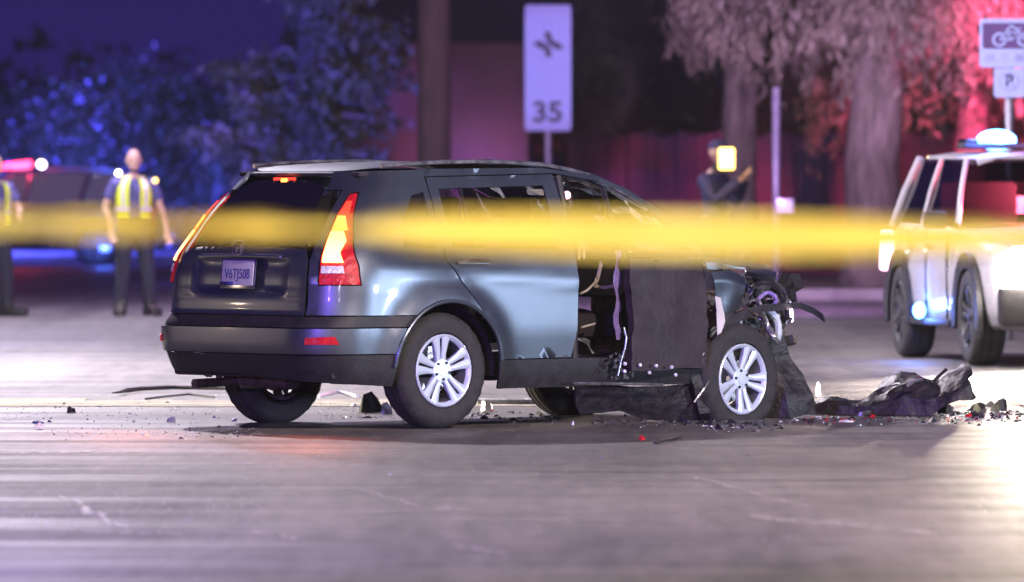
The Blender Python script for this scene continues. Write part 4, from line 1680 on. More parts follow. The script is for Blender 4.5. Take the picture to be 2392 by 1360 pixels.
    # belt
    bm = bmesh.new()
    pv = (V_['pelvis'] + V_['waist']) / 2
    lathe(bm, [(-.025, .158), (-.03, .168), (.03, .168), (.025, .158)], 28, 'Z')
    for v in bm.verts:
        v.co.y *= .76
    box(bm, (.14, -.06, -.05), (.05, .08, .13), .015)
    box(bm, (-.15, -.03, -.04), (.05, .07, .11), .015)
    bmesh.ops.translate(bm, vec=pv, verts=bm.verts)
    bobj('duty_belt', bm, M['leather'], root)
    if cap:
        bm = bmesh.new()
        r_ = bmesh.ops.create_icosphere(bm, subdivisions=3, radius=1)
        bmesh.ops.delete(bm, geom=[v for v in bm.verts if v.co.z < -.05], context='VERTS')
        bmesh.ops.scale(bm, vec=(.087, .105, .085), verts=bm.verts)
        box(bm, (0, -.12, .005), (.13, .10, .012), .004)
        bmesh.ops.translate(bm, vec=hc + Vector((0, 0, .045)), verts=bm.verts)
        bobj('cap', bm, cloth, root)
    elif not bald:
        bm = bmesh.new()
        ell(bm, (0, 0, 0), (.084, .098, .095))
        bmesh.ops.delete(bm, geom=[v for v in bm.verts if v.co.y < -.045 and v.co.z < .04 or v.co.z < -.06], context='VERTS')
        bmesh.ops.translate(bm, vec=hc + Vector((0, .012, .03)), verts=bm.verts)
        bobj('hair', bm, M['hair'], root)
    if vest:
        # two open front halves, a back, stripes
        ch, wa = V_['chest'], V_['waist']

        def vm(u, v, off=0.0):
            # u angle round the body (0 = front), v height
            f = (v - wa.z + .05) / .42
            rx = .180 + .022 * min(1, max(0, f)) - (.05 * max(0, f - .85) / .15)
            ry = .135 + .018 * min(1, max(0, f)) - (.03 * max(0, f - .85) / .15)
            return Vector((math.sin(u) * (rx + off), -math.cos(u) * (ry + off) + ch.y * .5, v))
        z0, z1 = wa.z - .06, V_['upper'].z + .085
        for s_ in (-1, 1):
            us = [s_ * a for a in (.34, .55, .8, 1.1, 1.45, 1.8, 2.2, 2.7, 3.15)]
            bm = bmesh.new()
            grid = []
            for i in range(9):
                v = z0 + (z1 - z0) * i / 8
                grid.append([bm.verts.new(vm(u, v)) for u in us])
            for i in range(8):
                for j in range(8):
                    if i >= 5 and 2 < j < 5:
                        continue
                    bm.faces.new((grid[i][j], grid[i][j + 1], grid[i + 1][j + 1], grid[i + 1][j]))
            r_ = bmesh.ops.extrude_face_region(bm, geom=list(bm.faces))
            for g in r_['geom']:
                if isinstance(g, bmesh.types.BMVert):
                    g.co.x *= 1.03
                    g.co.y *= 1.03
            vest_o = bobj('vest', bm, M['hivis'], root)
            bm = bmesh.new()
            for (ua, ub_, za, zb_) in ((.56, .78, z0 + .14, z1), (.34, 1.5, z0 + .08, z0 + .14), (1.5, 3.1, z0 + .08, z0 + .14), (2.3, 2.7, z0 + .14, z1)):
                g = []
                for i in range(5):
                    v = za + (zb_ - za) * i / 4
                    g.append([bm.verts.new(vm(s_ * (ua + (ub_ - ua) * j / 4), v, .012)) for j in range(5)])
                for i in range(4):
                    for j in range(4):
                        bm.faces.new((g[i][j], g[i][j + 1], g[i + 1][j + 1], g[i + 1][j]))
            bobj('reflective_stripe', bm, M['silver_tape'], vest_o)
    return root


stand = {'pelvis': (0, 0, .96), 'waist': (0, .01, 1.10), 'chest': (0, .0, 1.30), 'upper': (0, .01, 1.43), 'neck0': (0, .01, 1.50), 'neck': (0, 0, 1.56), 'head': (0, -.02, 1.69),
         'hip_l': (.10, 0, .90), 'knee_l': (.15, -.02, .50), 'ankle_l': (.18, .02, .09), 'toe_l': (.22, -.13, .04),
         'hip_r': (-.10, 0, .90), 'knee_r': (-.12, -.02, .50), 'ankle_r': (-.14, .02, .09), 'toe_r': (-.17, -.13, .04),
         'sho_l': (.20, .01, 1.44), 'elbow_l': (.30, .03, 1.16), 'wrist_l': (.36, -.06, .93),
         'sho_r': (-.20, .01, 1.44), 'elbow_r': (-.31, .04, 1.17), 'wrist_r': (-.25, -.10, .94)}
ga = G(312, 738)
pa = person('person', ga, R(8), 1.80, 'bald officer in yellow hi-vis vest and dark trousers standing beside the dark police car', stand, M['blue_cloth'], M['dark_cloth'], vest=True)
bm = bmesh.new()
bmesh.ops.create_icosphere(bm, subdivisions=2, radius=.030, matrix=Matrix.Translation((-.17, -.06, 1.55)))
bobj('glowing_epaulet', bm, M['lit_small'], pa)  # no lamp: glow stands in for a reflective epaulet catching light
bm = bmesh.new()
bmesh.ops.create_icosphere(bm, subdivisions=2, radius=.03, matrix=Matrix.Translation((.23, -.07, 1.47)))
bobj('glowing_chest_patch', bm, M['lit_warm'], pa)  # no lamp: glow stands in for a second reflective bit
gb = G(-14, 740)
pose_b = dict(stand)
pose_b.update({'elbow_l': (.29, -.08, 1.18), 'wrist_l': (.16, -.27, 1.14), 'ankle_l': (.17, .02, .09), 'toe_l': (.27, -.10, .04)})
person('person', gb, R(35), 1.74, 'officer at the frame edge, only shoulder of yellow vest and one dark leg showing', pose_b, M['blue_cloth'], M['dark_cloth'], vest=True, bald=False)
d_ = 82.0
gc = Vector(((1668 - 1196) / FPX * d_, d_, 0))
pose_c = dict(stand)
pose_c.update({'elbow_l': (.27, -.12, 1.20), 'wrist_l': (.10, -.30, 1.45), 'elbow_r': (-.26, -.12, 1.22), 'wrist_r': (-.04, -.30, 1.44), 'head': (0, -.04, 1.71)})
pcam = person('person', gc, R(62), 1.86, 'person in dark blue jacket and cap holding a camera beside the yellow light', pose_c, mat('dark_jacket', (0.035, 0.033, 0.095), 0.85, 0, 0.3, 10, 0.4, 30), M['dark_cloth'], cap=True, bald=False, sleeve='long')
# camera with a lit panel on top, held in front of the face
cl = gc + Vector((.15, -.18, 1.60))
vc = empty('video_camera', WP(1683, 392, 81.6), R(62))
tagit(vc, 'small camera with a glowing yellow light panel, held up by the person in the cap', 'camera')
bm = bmesh.new()
box(bm, (0, 0, 0), (.09, .16, .09), .015)
bobj('camera_body', bm, M['black_plastic'], vc)
bm = bmesh.new()
lathe(bm, [(-.14, .001), (-.14, .03), (-.08, .034), (-.06, .03)], 20)
bobj('camera_lens', bm, M['black_plastic'], vc)
lpz = WP(1697, 371, 81.5)
bm = bmesh.new()
box(bm, (0, 0, 0), (.165, .05, .225), .025)
lp = bobj('light_panel', bm, M['lit_warm'], vc)
lp.matrix_world = Matrix.Identity(4)
lp.location = Matrix.Rotation(-R(62), 4, 'Z') @ (lpz - Vector(vc.location))
lp.rotation_euler = (0, 0, -R(62))
lo = lamp('panel_glow', 'POINT', (0, 0, 0), None, (1, .7, .25), 16, .1)
lo.location = lpz + Vector((.02, -.2, 0))


# ------------------------------------------------------------------ signs
def sign_post(root, x, y, h, r_=.03):
    bm = bmesh.new()
    tube(bm, [(x, y, 0), (x, y, h)], r_, 6)
    return bobj('post', bm, M['steel_post'], root)


def plate(root, name, cx, cz, w_, h_, m, y=0.0, th=.006, r_=.03):
    bm = bmesh.new()
    vs = []
    for (sx, sz) in ((1, 1), (-1, 1), (-1, -1), (1, -1)):
        for i in range(4):
            a = {(1, 1): 0, (-1, 1): 90, (-1, -1): 180, (1, -1): 270}[(sx, sz)] + i * 30
            vs.append(bm.verts.new((cx + sx * (w_ / 2 - r_) + r_ * math.cos(R(a)), y, cz + sz * (h_ / 2 - r_) + r_ * math.sin(R(a)))))
    f = bm.faces.new(vs)
    r2 = bmesh.ops.extrude_face_region(bm, geom=[f])
    bmesh.ops.translate(bm, vec=(0, th, 0), verts=[g for g in r2['geom'] if isinstance(g, bmesh.types.BMVert)])
    return bobj(name, bm, m, root, False)


D = 104.0
sc_ = FPX / D
sx = (1280 - 1196) / sc_
s1 = empty('lane_sign', (sx, D, 0))
tagit(s1, 'tall pale road sign with two curved arrows above the number 35', 'road sign')
Z = lambda py: CAM_H - (py - 383) / sc_
X = lambda px: (px - 1280) / sc_
sign_post(s1, 0, .05, Z(30), .045)
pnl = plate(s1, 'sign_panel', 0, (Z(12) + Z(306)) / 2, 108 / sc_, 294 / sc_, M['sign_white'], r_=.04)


def stroke(parent, name, pts_, w_, m, y=-.006):
    bm = bmesh.new()
    P = [Vector((p_[0], 0, p_[1])) for p_ in pts_]
    L1, L2 = [], []
    for i, p_ in enumerate(P):
        d = (P[min(i + 1, len(P) - 1)] - P[max(0, i - 1)]).normalized()
        nrm = Vector((-d.z, 0, d.x)) * w_ / 2
        L1.append(bm.verts.new(p_ + nrm + Vector((0, y, 0))))
        L2.append(bm.verts.new(p_ - nrm + Vector((0, y, 0))))
    for i in range(len(P) - 1):
        bm.faces.new((L1[i], L1[i + 1], L2[i + 1], L2[i]))
    r2 = bmesh.ops.extrude_face_region(bm, geom=list(bm.faces))
    bmesh.ops.translate(bm, vec=(0, .004, 0), verts=[g for g in r2['geom'] if isinstance(g, bmesh.types.BMVert)])
    return bobj(name, bm, m, parent, False)


def arrowhead(parent, pts_, m, y=-.006):
    bm = bmesh.new()
    f = bm.faces.new([bm.verts.new((a, y, b_)) for a, b_ in pts_])
    r2 = bmesh.ops.extrude_face_region(bm, geom=[f])
    bmesh.ops.translate(bm, vec=(0, .004, 0), verts=[g for g in r2['geom'] if isinstance(g, bmesh.types.BMVert)])
    return bobj('arrow_head', bm, m, parent, False)


def pxy(l):
    return [(X(a), Z(b_)) for a, b_ in l]


stroke(pnl, 'curved_arrow', pxy([(1280, 134), (1281, 124), (1278, 114), (1270, 108), (1260, 104)]), .085, M['sign_black'])
arrowhead(pnl, pxy([(1243, 102), (1263, 93), (1261, 114)]), M['sign_black'])
stroke(pnl, 'curved_arrow', pxy([(1280, 74), (1280, 84), (1283, 94), (1290, 102), (1302, 107)]), .085, M['sign_black'])
arrowhead(pnl, pxy([(1318, 113), (1303, 97), (1298, 118)]), M['sign_black'])
text_mesh('35', .36, M['sign_black'], 'number', pnl, (X(1279), -.004, Z(264)), (R(90), 0, 0), .002, .012, 1.12)
for (a, b_, c_, d2) in ((1268, 50, 1271, 62), (1286, 50, 1291, 60)):
    stroke(pnl, 'worn_mark', pxy([(a, b_), (c_, d2)]), .03, M['sign_faint'])

D = 75.0
sc_ = FPX / D
sx = (2358 - 1196) / sc_
s2 = empty('bike_route_sign', (sx, D, 0))
tagit(s2, 'purple bicycle sign above a small white no-parking sign on one post behind the police truck', 'road sign')
X = lambda px: (px - 2358) / sc_
sign_post(s2, 0, .05, Z(48), .038)
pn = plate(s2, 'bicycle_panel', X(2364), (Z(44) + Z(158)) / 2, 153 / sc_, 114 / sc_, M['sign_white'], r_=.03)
plate(pn, 'dark_field', X(2364), (Z(54) + Z(114)) / 2, 138 / sc_, 60 / sc_, M['sign_green'], y=-.004, th=.003, r_=.02)
for cx in (2334, 2392):
    stroke(pn, 'bicycle_wheel', [(X(cx) + 14 / sc_ * math.cos(2 * math.pi * i / 24), Z(93) + 14 / sc_ * math.sin(2 * math.pi * i / 24)) for i in range(25)], .022, M['sign_white'], -.009)
for nm, l in (('bicycle_frame', [(2334, 93), (2350, 76), (2378, 76), (2364, 93), (2350, 76)]), ('bicycle_frame', [(2364, 93), (2334, 93)]), ('bicycle_frame', [(2392, 93), (2376, 68), (2384, 66)]), ('rider', [(2350, 74), (2362, 60), (2376, 70)])):
    stroke(pn, nm, pxy(l), .020, M['sign_white'], -.009)
for cx, w_ in ((2312, 22), (2346, 16), (2382, 22), (2412, 14)):
    stroke(pn, 'worn_mark', [(X(cx - w_ / 2), Z(135)), (X(cx + w_ / 2), Z(135))], .07, M['sign_faint'], -.004)
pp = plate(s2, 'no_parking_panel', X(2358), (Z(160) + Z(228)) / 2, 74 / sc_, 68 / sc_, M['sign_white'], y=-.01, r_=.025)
stroke(pp, 'ring', [(X(2357) + 23 / sc_ * math.cos(2 * math.pi * i / 24), Z(191) + 20 / sc_ * math.sin(2 * math.pi * i / 24)) for i in range(25)], .014, M['sign_faint'], -.016)
text_mesh('P', .15, M['sign_black'], 'letter', pp, (X(2357), -.015, Z(190)), (R(90), 0, 0), .002, .004)
stroke(pp, 'slash', pxy([(2341, 176), (2374, 206)]), .014, M['sign_faint'], -.018)

# thin post with a small box in front of the right-hand tree, street light bits
D = 96.0
sc_ = FPX / D
tp = empty('utility_box_post', ((1813 - 1196) / sc_, D, .13))
tagit(tp, 'thin pole with a small pale box at its foot, beside the drooping tree trunk', 'post')
bm = bmesh.new()
tube(bm, [(0, 0, 0), (0, 0, Z(205) - .13)], .045, 8)
bobj('pole', bm, M['steel_post'], tp)
bm = bmesh.new()
box(bm, (.10, -.12, Z(483) - .13), (.20, .14, .19), .02)
bobj('meter_box', bm, M['silver_tape'], tp)
D = 99.0
sc_ = FPX / D
bm = bmesh.new()
tube(bm, [(0, 0, 0), (0, 0, 9.0)], [.21, .19], 14)
o = bobj('utility_pole', bm, M['wood_pole'], loc=((1014 - 1196) / sc_, D, 0))
tagit(o, 'thick dark utility pole rising behind the wrecked car roof', 'pole')
bm = bmesh.new()
tube(bm, [(0, 0, 0), (.02, 0, 3.5), (.0, 0, 8)], [.24, .21, .18], 12)
o = bobj('palm_trunk', bm, M['bark'], loc=((1752 - 1196) / sc_, 104, .1))
tagit(o, 'straight bare trunk behind the person with the camera', 'tree')


# ------------------------------------------------------------------ vegetation
def leaves(name, pts_, size, m, parent, seed, hang=0.0, aspect=.5):
    rng = np.random.default_rng(seed)
    P = np.asarray(pts_)
    n_ = len(P)
    d1 = rng.normal(size=(n_, 3))
    if hang:
        d1[:, 2] = -abs(d1[:, 2]) - hang
    d1 /= np.linalg.norm(d1, axis=1)[:, None]
    d2 = np.cross(d1, rng.normal(size=(n_, 3)))
    d2 /= np.linalg.norm(d2, axis=1)[:, None] + 1e-9
    s = size * rng.uniform(.6, 1.4, n_)[:, None]
    v = np.stack([P, P + d1 * s * .5 + d2 * s * aspect * .5, P + d1 * s, P + d1 * s * .5 - d2 * s * aspect * .5], 1).reshape(-1, 3)
    me = bpy.data.meshes.new(name)
    me.from_pydata(v.tolist(), [], [(4 * i, 4 * i + 1, 4 * i + 2, 4 * i + 3) for i in range(n_)])
    me.materials.append(m)
    return link(name, me, parent)


def lump_points(rng, clumps, per, spread):
    """leaf points gathered round clump centres"""
    c = np.asarray(clumps)
    out = []
    for q in c:
        k = max(3, int(per * rng.uniform(.5, 1.5)))
        d = rng.normal(size=(k, 3)) * np.asarray(spread) * rng.uniform(.7, 1.3)
        out.append(q + d)
    return np.concatenate(out)


# drooping pepper-type tree on the right
def droop_tree(x, y, label, trunk_r, cx, width, zlow, ztop, n_strand, seed, m_leaf, tips=None, group=None, left_lim=None):
    rng = np.random.default_rng(seed)
    rr = random.Random(seed)
    root = empty('tree', (x, y, .12))
    tagit(root, label, 'tree', group)
    bm = bmesh.new()
    tube(bm, [(0, 0, -.1), (.02, 0, .5), (-.03, 0, 1.5), (.05, .05, 2.5), (.0, .1, 3.6), (.1, .1, 4.6)], [trunk_r * 1.3, trunk_r * 1.02, trunk_r * .95, trunk_r * .9, trunk_r * .75, trunk_r * .4], 14)
    for v in bm.verts:
        v.co += .05 * Vector((noise.noise(v.co * 2), noise.noise(v.co * 2 + Vector((5, 5, 5))), 0))
    bobj('trunk', bm, M['bark'], root)
    bm = bmesh.new()
    ends = []
    for k in range(9):
        a = rr.uniform(0, 6.28)
        ln = width * rr.uniform(.5, 1.0)
        e = Vector((cx - x + math.cos(a) * ln, math.sin(a) * ln * .8, rr.uniform(3.6, ztop - .4)))
        s0 = Vector((0, .05, rr.uniform(2.3, 3.9)))
        mid = s0.lerp(e, .5) + Vector((0, 0, .5))
        tube(bm, [s0, mid, e], [trunk_r * .35, trunk_r * .2, .03], 7)
        ends += [mid, e]
    bobj('limbs', bm, M['bark'], root)
    P = []
    for k in range(n_strand):
        a = rng.uniform(0, 2 * math.pi)
        rad_ = width * math.sqrt(rng.uniform(0, 1))
        px = cx - x + math.cos(a) * rad_
        py = math.sin(a) * rad_ * .75
        top = ztop - (rad_ / width) ** 2 * (ztop - zlow) * .55 + rng.normal() * .25
        ln = rng.uniform(.5, 1.5)
        lowlim = zlow + .25 * math.sin(px * 2.3 + seed) + .15 * math.sin(px * 6.1)
        if tips:
            lowlim = interp(tips, px + x) + rng.normal() * .10
        n_ = int(ln * 26)
        tt = rng.uniform(0, 1, n_)
        pts_ = np.stack([px + rng.normal(size=n_) * .05 + .12 * tt * math.sin(k), py + rng.normal(size=n_) * .05, top - tt * ln], 1)
        P.append(pts_[pts_[:, 2] > lowlim])
    P = np.concatenate(P)
    leaves('crown', P, .16, m_leaf, root, seed, hang=1.2, aspect=.30)
    return root


D = 100.0
sc_ = FPX / D
Z = lambda py: CAM_H - (py - 383) / sc_
X = lambda px: (px - 1196) / sc_
tips = [(X(1560), Z(160)), (X(1600), Z(90)), (X(1610), Z(175)), (X(1660), Z(110)), (X(1720), Z(140)), (X(1760), Z(200)), (X(1800), Z(240)), (X(1860), Z(265)), (X(1920), Z(300)), (X(1980), Z(330)), (X(2080), Z(335)), (X(2150), Z(300)), (X(2250), Z(330)), (X(2500), Z(300))]
droop_tree(X(2040), D, 'large drooping tree with a thick pale trunk left of the police truck', .36, X(2040), 2.55, Z(300), 5.6, 900, 11, M['leaf_pale'], [(a, b_ - .12) for a, b_ in tips])
droop_tree(X(2330), 106, 'bushy tree lit red behind the police truck and the bicycle sign', .22, X(2330), 2.2, 1.2, 5.4, 650, 23, M['leaf_mid'])


def bush(name, x, y, rx, ry, h, label, seed, mats, n_cl, per, leaf=.12, zc=0.0, group=None, cat='bush', core=True, spread=.22):
    rng = np.random.default_rng(seed)
    root = empty(name, (x, y, .1))
    tagit(root, label, cat, group)
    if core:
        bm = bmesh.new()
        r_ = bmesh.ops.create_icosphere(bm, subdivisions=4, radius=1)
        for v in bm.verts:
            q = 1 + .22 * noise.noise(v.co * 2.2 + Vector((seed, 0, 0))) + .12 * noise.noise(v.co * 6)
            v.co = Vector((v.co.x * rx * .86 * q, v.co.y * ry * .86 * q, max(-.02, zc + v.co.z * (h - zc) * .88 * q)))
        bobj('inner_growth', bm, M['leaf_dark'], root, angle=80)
    for mi, (m_, share) in enumerate(mats):
        cl = []
        while len(cl) < int(n_cl * share):
            d = rng.normal(size=3)
            d /= np.linalg.norm(d)
            r0 = rng.uniform(.78, 1.02)
            p_ = np.array([d[0] * rx * r0, d[1] * ry * r0, zc + d[2] * (h - zc) * r0])
            if p_[2] > .05:
                cl.append(p_)
        leaves('foliage' if mi == 0 else 'pale_foliage', lump_points(rng, cl, per, (spread, spread, spread * .8)), leaf, m_, root, seed + mi)
    return root


D = 142.0
sc_ = FPX / D
bush('bush', X(330), D, 2.5, 1.9, Z(190), 'broad rounded bush with pale leaf clusters behind the bald officer', 31, [(M['leaf_dark'], 1.0), (M['leaf_mid'], .5), (M['lit_clump'], .10)], 460, 28, .14, spread=.26)
bush('bush', X(70), D + 2, 1.9, 1.5, Z(255), 'lower dark bush at the left edge, beside the broad rounded one', 32, [(M['leaf_dark'], 1.0), (M['leaf_mid'], .5), (M['lit_clump'], .05)], 320, 24, .14, spread=.26)
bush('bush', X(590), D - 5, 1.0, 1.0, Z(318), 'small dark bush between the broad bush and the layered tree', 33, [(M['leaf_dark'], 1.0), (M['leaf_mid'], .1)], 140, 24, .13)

# layered conifer-like tree, centre left
D = 112.0
sc_ = FPX / D
rng = np.random.default_rng(41)
tr = empty('tree', (X(720), D, .1))
tagit(tr, 'tall spreading tree with layered boughs, left of the dark utility pole', 'tree')
bm = bmesh.new()
tube(bm, [(0, 0, -.1), (.05, 0, 1.5), (0, 0, 3.5), (-.05, 0, 6.5)], [.26, .2, .16, .06], 10)
bobj('trunk', bm, M['wood_pole'], tr)
bm = bmesh.new()
P, PM = [], []
rr = random.Random(4)
for k in range(66):
    z0 = .9 + 5.2 * k / 66
    a = rr.uniform(0, 6.28)
    wmax = 1.75 * (1 - .10 * (z0 - 1))
    ln = wmax * rr.uniform(.6, 1.05)
    e = Vector((math.cos(a) * ln, math.sin(a) * ln * .8, z0 + rr.uniform(-.1, .35)))
    tube(bm, [Vector((0, 0, z0)), Vector((e.x * .5, e.y * .5, z0 + .15)), e], [.05, .035, .012], 5)
    n_ = 170
    tt = rng.uniform(.25, 1.08, n_)
    pts_ = np.stack([e.x * tt, e.y * tt, z0 + (e.z - z0) * tt - .1 * (1 - tt)], 1) + rng.normal(size=(n_, 3)) * np.array([.16, .16, .09])
    P.append(pts_)
    if e.x < -.4 or rr.random() < .3:
        n2 = 28
        tt = rng.uniform(.8, 1.1, n2)
        PM.append(np.stack([e.x * tt, e.y * tt, z0 + (e.z - z0) * tt + .05], 1) + rng.normal(size=(n2, 3)) * np.array([.12, .12, .06]))
bobj('limbs', bm, M['bark'], tr)
leaves('crown', np.concatenate(P), .19, M['leaf_mid'], tr, 5, hang=.3)
leaves('bough_tips', np.concatenate(PM), .14, M['leaf_pale'], tr, 6, hang=.2)['kind'] = 'stuff'  # paler leaves put the light caught by the tips into the colour

# stucco house behind, with roof, window; board fence; dark trees beyond
D = 126.0
sc_ = FPX / D
hs = empty('house', (X(1040), D, .1))
tagit(hs, 'low stucco house washed with pink light behind the dark utility pole', 'house')
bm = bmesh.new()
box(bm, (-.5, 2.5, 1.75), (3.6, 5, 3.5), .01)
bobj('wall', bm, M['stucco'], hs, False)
bm = bmesh.new()
vs_ = [bm.verts.new(v) for v in ((-2.6, -.4, 3.45), (1.6, -.4, 3.45), (1.6, 5.4, 3.45), (-2.6, 5.4, 3.45), (-2.2, 2.5, 4.6), (1.2, 2.5, 4.6))]
for f in ((0, 1, 5, 4), (2, 3, 4, 5), (1, 2, 5), (3, 0, 4), (3, 2, 1, 0)):
    bm.faces.new([vs_[i] for i in f])
bobj('roof', bm, M['roof_tile'], hs, False)
lw = empty('garden_wall', (X(760), 121, .1))
tagit(lw, 'low pale garden wall in front of the stucco house, under the layered tree', 'wall')
bm = bmesh.new()
box(bm, (0, 0, .82), (1.9, .2, 1.65), .03)
bobj('wall', bm, M['stucco'], lw, False)
bm = bmesh.new()
box(bm, (0, 0, 1.70), (2.0, .3, .10), .02)
bobj('coping', bm, M['concrete'], lw, False)
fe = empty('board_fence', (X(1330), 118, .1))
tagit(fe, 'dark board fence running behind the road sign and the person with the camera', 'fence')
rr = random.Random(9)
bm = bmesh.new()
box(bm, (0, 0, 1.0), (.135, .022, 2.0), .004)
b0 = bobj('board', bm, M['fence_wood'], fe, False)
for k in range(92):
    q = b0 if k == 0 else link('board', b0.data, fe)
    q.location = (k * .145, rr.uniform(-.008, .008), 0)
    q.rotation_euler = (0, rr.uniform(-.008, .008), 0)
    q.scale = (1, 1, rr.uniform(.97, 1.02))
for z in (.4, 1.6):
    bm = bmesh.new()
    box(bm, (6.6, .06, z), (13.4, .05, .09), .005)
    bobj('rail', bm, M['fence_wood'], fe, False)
for i, (px, yy, r1, h_, lab) in enumerate(((1420, 132, 2.0, 5.5, 'dark leafy tree far behind the road sign'), (1650, 136, 2.2, 6.0, 'dark leafy tree far behind the person with the camera'),
                                            (1180, 140, 2.3, 6.2, 'dark leafy tree rising over the stucco house'), (1930, 134, 2.3, 6.0, 'dark leafy tree hidden behind the large drooping tree'),
                                            (2240, 138, 2.6, 6.4, 'dark leafy tree far behind the police truck'))):
    q = X(px) * 1.06
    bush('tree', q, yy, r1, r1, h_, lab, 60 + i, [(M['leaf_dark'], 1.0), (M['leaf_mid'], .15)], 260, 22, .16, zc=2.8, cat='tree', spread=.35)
rng = np.random.default_rng(77)
cl = [(rng.uniform(-40, 45), rng.uniform(165, 200), abs(rng.normal()) * 1.6 + .2) for _ in range(900)]
o = leaves('distant_treeline', lump_points(rng, cl, 14, (.7, .7, .5)), .5, M['leaf_dark'], None, 78)
o['kind'] = 'stuff'

# ------------------------------------------------------------------ tape
bm = bmesh.new()
rows = []
N_ = 240
for i in range(N_ + 1):
    x = -7 + 14 * i / N_
    d = 15.0 + .25 * math.sin(x * .35)
    zc = 1.522 - .017 * x + .0035 * x * x
    # visible height shrinks where the tape is turned and folded
    h = .074
    if x < -.15:
        h = .074 - .041 * min(1, (-.15 - x) / .10) + .010 * math.sin(x * 23) + .004 * math.sin(x * 51)
    if x > .50:
        h = .074 - .020 * min(1, (x - .50) / .45) + .004 * math.sin(x * 31)
    if x < -1.2:
        h = .045
    tilt = .035 * math.sin(x * 5)
    rows.append([bm.verts.new((x, d + tilt * k_ + .02 * math.sin(k_ * 3), zc + h * k_ / 2)) for k_ in (-1, -.5, 0, .5, 1)])
for i in range(N_):
    for j in range(4):
        bm.faces.new((rows[i][j], rows[i + 1][j], rows[i + 1][j + 1], rows[i][j + 1]))
tape = bobj('police_tape', bm, M['tape'])
tagit(tape, 'yellow barrier tape stretched out of focus across the whole view', 'tape')
for s_ in (-1, 1):
    bm = bmesh.new()
    tube(bm, [(0, 0, 0), (0, 0, 2.0)], .03, 8)
    o = bobj('tape_post', bm, M['steel_post'], loc=(s_ * 7.0, 15 + .25 * math.sin(s_ * 2.45), 0))
    tagit(o, 'thin metal post holding the %s end of the barrier tape' % ('right' if s_ > 0 else 'left'), 'post')


# ------------------------------------------------------------------ debris on the road
def shard(name, label, px, py, size, m, seed, flatness=.35, group=None, cat='debris', asp=1.0, rz=None):
    rr = random.Random(seed)
    bm = bmesh.new()
    n_ = rr.randint(6, 9)
    top, bot = [], []
    for i in range(n_):
        a = 2 * math.pi * i / n_
        r_ = size * rr.uniform(.5, 1.05)
        x, y = r_ * math.cos(a) * asp, r_ * math.sin(a) * .7
        hh = size * flatness * rr.uniform(.3, 1.3)
        bot.append(bm.verts.new((x, y, .004)))
        top.append(bm.verts.new((x * .8, y * .8, hh)))
    c = bm.verts.new((0, 0, size * flatness * rr.uniform(.6, 1.6)))
    for i in range(n_):
        j = (i + 1) % n_
        bm.faces.new((bot[i], bot[j], top[j], top[i]))
        bm.faces.new((top[i], top[j], c))
    o = bobj(name, bm, m, smooth=False, loc=G(px, py), rot=(0, 0, rz if rz is not None else rr.uniform(0, 6)))
    return tagit(o, label, cat, group)


shard('debris_lump', 'black lump of broken plastic on the pale lit band, left of the car', 165, 966, .055, M['black_plastic'], 1, .8)
shard('plastic_piece', 'small black shard just above the larger black lump', 149, 946, .020, M['black_plastic'], 2, .6)
shard('lamp_fragment', 'pale blue scrap of lamp housing at the far left of the road', 92, 1004, .055, M['lamp_white'], 3, .6)
shard('plastic_piece', 'dark sliver lying against the pale blue scrap', 88, 991, .05, M['plate_blue'], 4, .3, asp=1.3, rz=0)
shard('plastic_piece', 'tiny dark curl right of the pale blue scrap', 116, 988, .028, M['plate_blue'], 5, .5)
shard('paper_scrap', 'crumpled white scrap on the road midway between black lump and rear wheel', 400, 988, .045, M['cloth_white'], 6, .8)
shard('plastic_piece', 'small black chip on the pale lit band left of the far rear wheel', 390, 943, .018, M['black_plastic'], 7, .7)
shard('lamp_fragment', 'bluish fragment at the foot of the far rear wheel', 548, 986, .035, M['lamp_white'], 8, .6)
shard('plastic_piece', 'dark block wedged under the rear bumper beside the near rear wheel', 868, 966, .10, M['black_plastic'], 9, 1.0)
shard('plastic_piece', 'flat black offcut left of the dark block under the bumper', 850, 978, .06, M['black_plastic'], 10, .25, asp=1.3, rz=0)
shard('metal_piece', 'cream metal flap leaning beside the near rear tyre', 903, 970, .055, M['silver_tape'], 11, 1.2)
shard('lamp_fragment', 'white lens scrap in front of the far rear wheel', 826, 950, .028, M['lamp_white'], 12, .8)
shard('metal_piece', 'small cream plate on top of the dark block under the bumper', 884, 950, .03, M['silver_tape'], 13, .6)
shard('metal_piece', 'silver grey housing touching the front of the near rear tyre', 1138, 962, .075, M['bare_metal'], 14, .8)
shard('glass_bead', 'bright round bead on the road under the front door', 1338, 995, .018, M['lamp_white'], 15, 1.4)
shard('lamp_fragment', 'red lamp fragment on the asphalt in front of the door sill', 1500, 1030, .035, M['lamp_red'], 16, .8)
bpy.data.objects[-1] if False else None
shard('plastic_piece', 'small dark chip right of the red fragment', 1528, 1036, .022, M['black_plastic'], 17, .5)
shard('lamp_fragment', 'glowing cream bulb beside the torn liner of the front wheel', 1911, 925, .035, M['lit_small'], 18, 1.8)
shard('plastic_piece', 'lone dark chip on the open road below the front wheel', 1746, 1066, .02, M['black_plastic'], 19, .5)
shard('lamp_fragment', 'pale flat lens lying right of the front wheel', 1978, 988, .05, M['lamp_white'], 20, .25, asp=1.6, rz=0)
shard('plastic_piece', 'dark scrap on the pale road near the right edge', 2290, 966, .07, M['black_plastic'], 21, .8)
shard('plastic_piece', 'dark crumpled scrap at the far right edge of the road', 2335, 962, .09, M['torn_plastic'], 22, .9)
shard('plastic_piece', 'dark scrap nearest the end of the torn bumper', 2205, 968, .08, M['torn_plastic'], 23, .8)
shard('lamp_fragment', 'pinkish lens piece among the scraps right of the torn bumper', 2262, 975, .035, M['lamp_red'], 24, .6)

